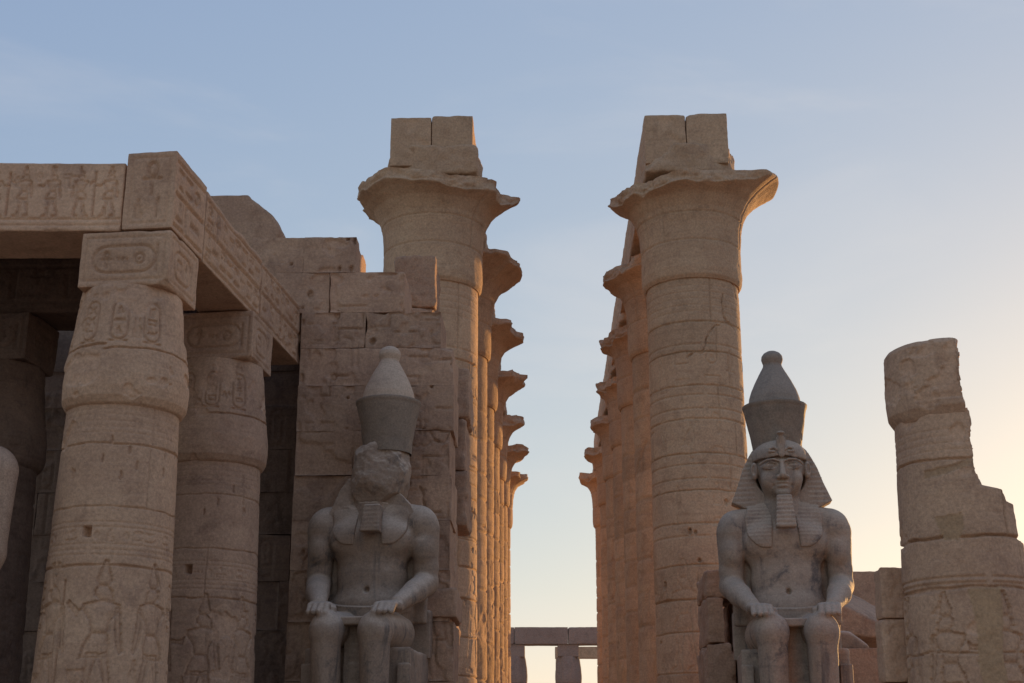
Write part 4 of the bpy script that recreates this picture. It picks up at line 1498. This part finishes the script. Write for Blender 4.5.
# ------------------------------------------------------------------ standing pink figure cut by the left edge
s = SDF((-1.5, -1.1, 1.0), (1.5, 1.1, 8.4), (.035, .035, .035))
s.ell((0, 0, 5.3), (.75, .45, .75), .02)
s.ell((0, 0, 4.4), (.58, .40, .7), .2)
s.ell((0, 0, 3.8), (.62, .42, .5), .2)
for q in (-1, 1):
    s.ell((q * .82, 0, 5.75), (.33, .33, .34), .1)
    s.cone((q * .90, 0, 5.7), (q * .90, -.02, 4.55), .27, .23, .06)
    s.cone((q * .90, -.02, 4.55), (q * .76, -.12, 3.6), .23, .15, .06)
    s.box((q * .72, -.16, 3.42), (.12, .14, .17), .06, .06)
    for j in range(4):
        s.cone((q * .82, -.24 + j * .085, 3.36), (q * .62, -.24 + j * .085, 3.30), .045, .045, .01)
    s.cone((q * .62, -.28, 3.5), (q * .62, -.30, 3.34), .045, .04, .02)
    s.cone((q * .32, -.25 * (q < 0), 3.7), (q * .32, -.45 * (q < 0), 1.4), .30, .19, .1)
    s.box((q * .32, -.2 - .5 * (q < 0), 1.22), (.2, .48, .12), .08, .06)
s.cone((0, .02, 6.0), (0, .02, 6.4), .36, .30, .1)
s.ell((0, -.04, 6.75), (.40, .44, .50), .06)
s.cone((0, -.45, 6.85), (0, -.53, 6.66), .05, .07, .03)
t = thing('standing_statue', (-8.58, 18.6, -.15), 'pink granite figure cut by the left picture edge, only its rounded shoulder and arm showing', 'statue')
sdf_obj(s, 'body', M_PINK, t, .01, 4, 2)
b = Buf()
block(b, (0, 0, .55), (2.0, 2.2, 1.08), .1, .03, .1, 1, .01, 4)
b.build('pedestal', M_PINK, t)

# ------------------------------------------------------------------ broken column at the right
t = thing('broken_column', (6.02, 19.5, 0), 'split court column with a worn bud top, its right half broken away', 'column', 'closed bud columns of the court')
R_ = .9
cv = Canvas(2 * math.pi * R_, 6.45, 56, True)
drums(cv, [1.2, 2.3, 3.05, 4.62, 5.72], R_, 91, nper=(1, 2), width=.022, depth=.04, wob=.03, tintamp=.04)
for v in (3.98, 4.06):
    cv.stroke([(0, v), (cv.w, v)], .022, .016)
cv.joint((0, 3.92), (cv.w, 3.92), .045, .03, 4, .02)
w0 = cv.w
for v in (5.85, 5.95, 6.05, 6.15):
    cv.stroke([(0, v), (w0, v)], .012, .005)
for k in range(7):
    figure(cv, .28 + (k * .8) % w0, 1.95, 1.92, k % 2 == 1, k, .05)
    glyph(cv, ['ring', 'disc', 'bird', 'eye'][k % 4], .05 + (k * .8) % w0, 3.5, .2, .25, .02)
cv.spall(.42, .03, .9, 92, v0=2.3)
# mortar repairs, flush and smooth
def rep(pts, dep=.012):
    for sh in (0, w0):
        cv.fill([(u + sh, v) for u, v in pts], dep, .2, 1, rep=1.0, flat=True)
rep([(-.24, 3.9), (.23, 3.92), (.21, 3.5), (.15, 3.1), (.17, 2.45), (-.13, 2.40), (-.19, 2.9), (-.16, 3.4)])
rep([(-.62, 4.90), (-.22, 4.94), (-.20, 4.75), (-.30, 4.56), (-.50, 4.58)], .012)
rep([(-1.25, 2.33), (-.60, 2.30), (-.80, 2.5), (-1.0, 2.62), (-1.2, 2.6)])
cv.fill([(w0 - .75, 5.58), (w0 - .3, 5.62), (w0 - .02, 5.72), (w0 - .02, 5.62), (w0 - .4, 5.50), (w0 - .75, 5.46)], .02, .2, 1, rep=.8, flat=True)
cv.fill([(.02, 5.72), (.3, 5.68), (.3, 5.58), (.02, 5.60)], .02, .2, 1, rep=.8, flat=True)
def split(zk, xk):
    def cut(P):
        z = P[..., 2]
        n = fbm(P + 3, 2.2, 4, 5) * .06 + np.round(fbm(P + 9, 4, 2, 6) * 4) / 4 * .07
        zz = z + fbm(P + 5, 2.6, 4, 8) * .09
        lim = np.interp(zz, zk, xk) + n
        x = P[..., 0]
        P[..., 0] = np.where(x > lim, lim + (x - lim) * .02, x)
        return P
    return cut
b = Buf()
lathe(b, [(0, .82), (.3, .88), (1.0, .915), (2.6, .90), (4.5, .845), (6.45, .79)], cv, 400, 500, .009, 93, cut=split([0, 4.60, 4.64, 5.10, 5.14, 5.27, 5.33, 5.6, 7], [9, 9, .66, .64, .48, .40, .10, .03, -.02]))
b.build('shaft', M_COURT, t)
c2 = Canvas(2 * math.pi * R_, 1.35, 56, True)
c2.spall(.05, .03, 1.6, 94, v0=.25)
c2.spall(.3, .025, 4, 97)
b = Buf()
lathe(b, [(6.34, .77), (6.38, .80), (6.50, .865), (6.70, .885), (6.95, .88), (7.25, .87), (7.42, .86), (7.50, .80), (7.53, .60)], c2, 220, 90, .016, 95, cap_bot=True, cut=split([0, 9], [-.03, -.05]))
b.build('bud_capital', M_COURT, t)

# wall stub left of it
b = Buf()
r = random.Random(9)
for (z0, z1, x0, x1) in ((0, 1.5, 4.84, 5.35), (1.5, 2.72, 4.86, 5.35), (2.72, 3.62, 4.87, 5.36), (3.62, 4.36, 4.90, 5.34)):
    cv = Canvas(x1 - x0, z1 - z0, 44)
    figure(cv, .3, -.2, 1.4, True, int(z0), .026)
    block(b, ((x0 + x1) / 2, 20.05, (z0 + z1) / 2), (x1 - x0, .42, z1 - z0 - .008), .035, .03, .14, 1.6, .014, int(z0 * 7) + 3, 0, {'front': cv}, r.gauss(0, .05))
o = b.build('wall_stub', M_COURT)
tag(o, 'narrow stub of carved wall touching the split column on its left', 'wall')

# ------------------------------------------------------------------ ruins round the right statue
b = Buf()
for (x0, x1, z0, z1, y0, rr) in ((3.25, 3.95, 0, 2.4, 27.2, .1), (3.22, 3.78, 2.4, 3.9, 27.25, .15), (3.28, 3.62, 3.9, 4.8, 27.3, .2), (3.28, 3.95, 4.8, 5.35, 27.32, .25), (3.84, 4.3, 3.85, 4.8, 27.4, .2), (3.97, 4.5, 0, 2.9, 27.3, .12), (4.0, 4.5, 2.9, 3.82, 27.35, .2)):
    cv = Canvas(x1 - x0, z1 - z0, 40)
    cv.spall(.05, .06, 1.2, int(z0 * 5 + x0))
    block(b, ((x0 + x1) / 2, y0 + .9, (z0 + z1) / 2), (x1 - x0 - .01, 1.8, z1 - z0 - .01), .04, .04, .38, 2.2, .045, int(x0 * 50 + z0 * 3), 0, {'front': cv})
o = b.build('ruined_pier', M_WALL)
tag(o, 'crumbling stub of masonry with deep notches, between the right front column and the intact statue', 'wall')

b = Buf()
cv = Canvas(3.0, 3.0, 40)
glyph_band(cv, .0, 3.0, 1.2, .9, 5, .025, .03, 1)
cv.stroke([(1.75, 0), (1.75, 3)], .03, .03)
for k in range(5):
    glyph(cv, GK[(k * 5 + 3) % len(GK)], 1.42, 2.5 - k * .5, .28, .4, .025, .028)
block(b, (5.35, 27.7, 1.9), (2.9, 1.2, 3.78), .05, .03, .08, 1.2, .014, 55, 0, {'front': cv})
o = b.build('low_wall', M_WALL)
tag(o, 'low block with upright carved bands behind the intact statue\'s right side', 'wall')

def rock(name, lab, lo, hi, cuts, mat, seed, res=.04, rz=0):
    s = SDF([q - .15 for q in lo], [q + .15 for q in hi], (res,) * 3)
    s.box([(a + c_) / 2 for a, c_ in zip(lo, hi)], [(c_ - a) / 2 for a, c_ in zip(lo, hi)], .05, 0)
    for p, n in cuts:
        s.plane(p, n)
    o = sdf_obj(s, name, mat, None, .02, seed, 3.5, 0, 0, .05)
    return tag(o, lab, 'stone block')

rock('fallen_block', 'large slanting fallen block above the low wall, right of the intact statue', (5.2, 28.6, 4.05), (7.4, 30.4, 5.3),
     [((5.7, 28.6, 5.05), (.42, -.35, .84)), ((6.2, 28.6, 4.2), (-.1, -.2, -.9))], M_WALL, 31)
rock('fallen_block', 'small pale flat stone lying on the low wall, right of the intact statue', (5.15, 27.4, 3.78), (6.45, 28.3, 4.12),
     [((6.2, 27.5, 4.05), (.6, -.2, .8))], M_GRAN2, 32)
b = Buf()
r = random.Random(19)
for k in range(7):
    x = 5.2
    z0, z1 = k * .85, (k + 1) * .85
    while x < 8.9:
        w = min(r.uniform(1.2, 2.2), 9.0 - x)
        block(b, (x + w / 2, 32.6, (z0 + z1) / 2), (w - .008, 1.2, z1 - z0 - .008), .09, .02, .06, 1.2, .012, int(x * 5 + k * 17), 0, None, r.gauss(0, .05))
        x += w
o = b.build('side_wall', M_WALL)
tag(o, 'plain course-built wall in the gap between intact statue and split column', 'wall')

# ------------------------------------------------------------------ distant portico across the far court
FY = 95.0
def far_column(x, y, lab, dz=0.0):
    t = thing('bundled_column', (x, y, 0), lab, 'column', 'bundled columns of the distant portico')
    H = 9.52
    cv = Canvas(2 * math.pi, H, 16, True)
    def rf(TH, Z, R):
        return R * (1 + .07 * np.abs(np.sin(TH * 4)))
    b = Buf()
    lathe(b, [(0, .75), (.5, .98), (3, .97), (6.9, .80)], None, 96, 60, .01, int(x * 3) + 60, rf)
    b.build('shaft', M_FAR, t)
    b = Buf()
    lathe(b, [(6.85, .74), (6.95, .86), (7.2, .88), (7.5, .88), (8.0, .84), (8.55, .76), (8.7, .72)], None, 96, 40, .01, int(x * 3) + 61, rf, cap_bot=True)
    b.build('bud_capital', M_FAR, t)
    b = Buf()
    block(b, (0, 0, 9.1), (1.45, 1.45, .84), .12, .03, .06, 1, .01, 61)
    b.build('abacus', M_FAR, t)
for x, lab in ((-1.95, 'far bundled column under the distant beam, left of the aisle opening'), (1.75, 'far bundled column under the distant beam, in the middle of the aisle opening'), (5.45, 'far bundled column under the distant beam, mostly behind the right colonnade')):
    far_column(x, FY, lab)
b = Buf()
for k, (x0, x1) in enumerate(((-5.6, -1.95), (-1.93, 1.74), (1.76, 5.45), (5.47, 9.2))):
    block(b, ((x0 + x1) / 2, FY, 10.08), (x1 - x0, 1.7, 1.14), .16, .03, .08, .8, .012, 400 + k)
o = b.build('distant_beam', M_FAR)
tag(o, 'long grey lintel of the distant portico closing the aisle', 'beam')
# doorway beyond, catching the sun
t = thing('far_doorway', (3.3, 112, 0), 'small sunlit doorway frame glimpsed beyond the distant portico, beside the right colonnade', 'doorway')
b = Buf()
block(b, (0, 0, 10.3), (4.6, 1.2, .9), .2, .03, .08, 1, .01, 9)
b.build('lintel', M_COL, t)
for q in (-1, 1):
    b = Buf()
    block(b, (q * 1.8, 0, 4.92), (.9, 1.2, 9.84), .25, .03, .08, 1, .01, 9)
    b.build('jamb', M_COL, t)
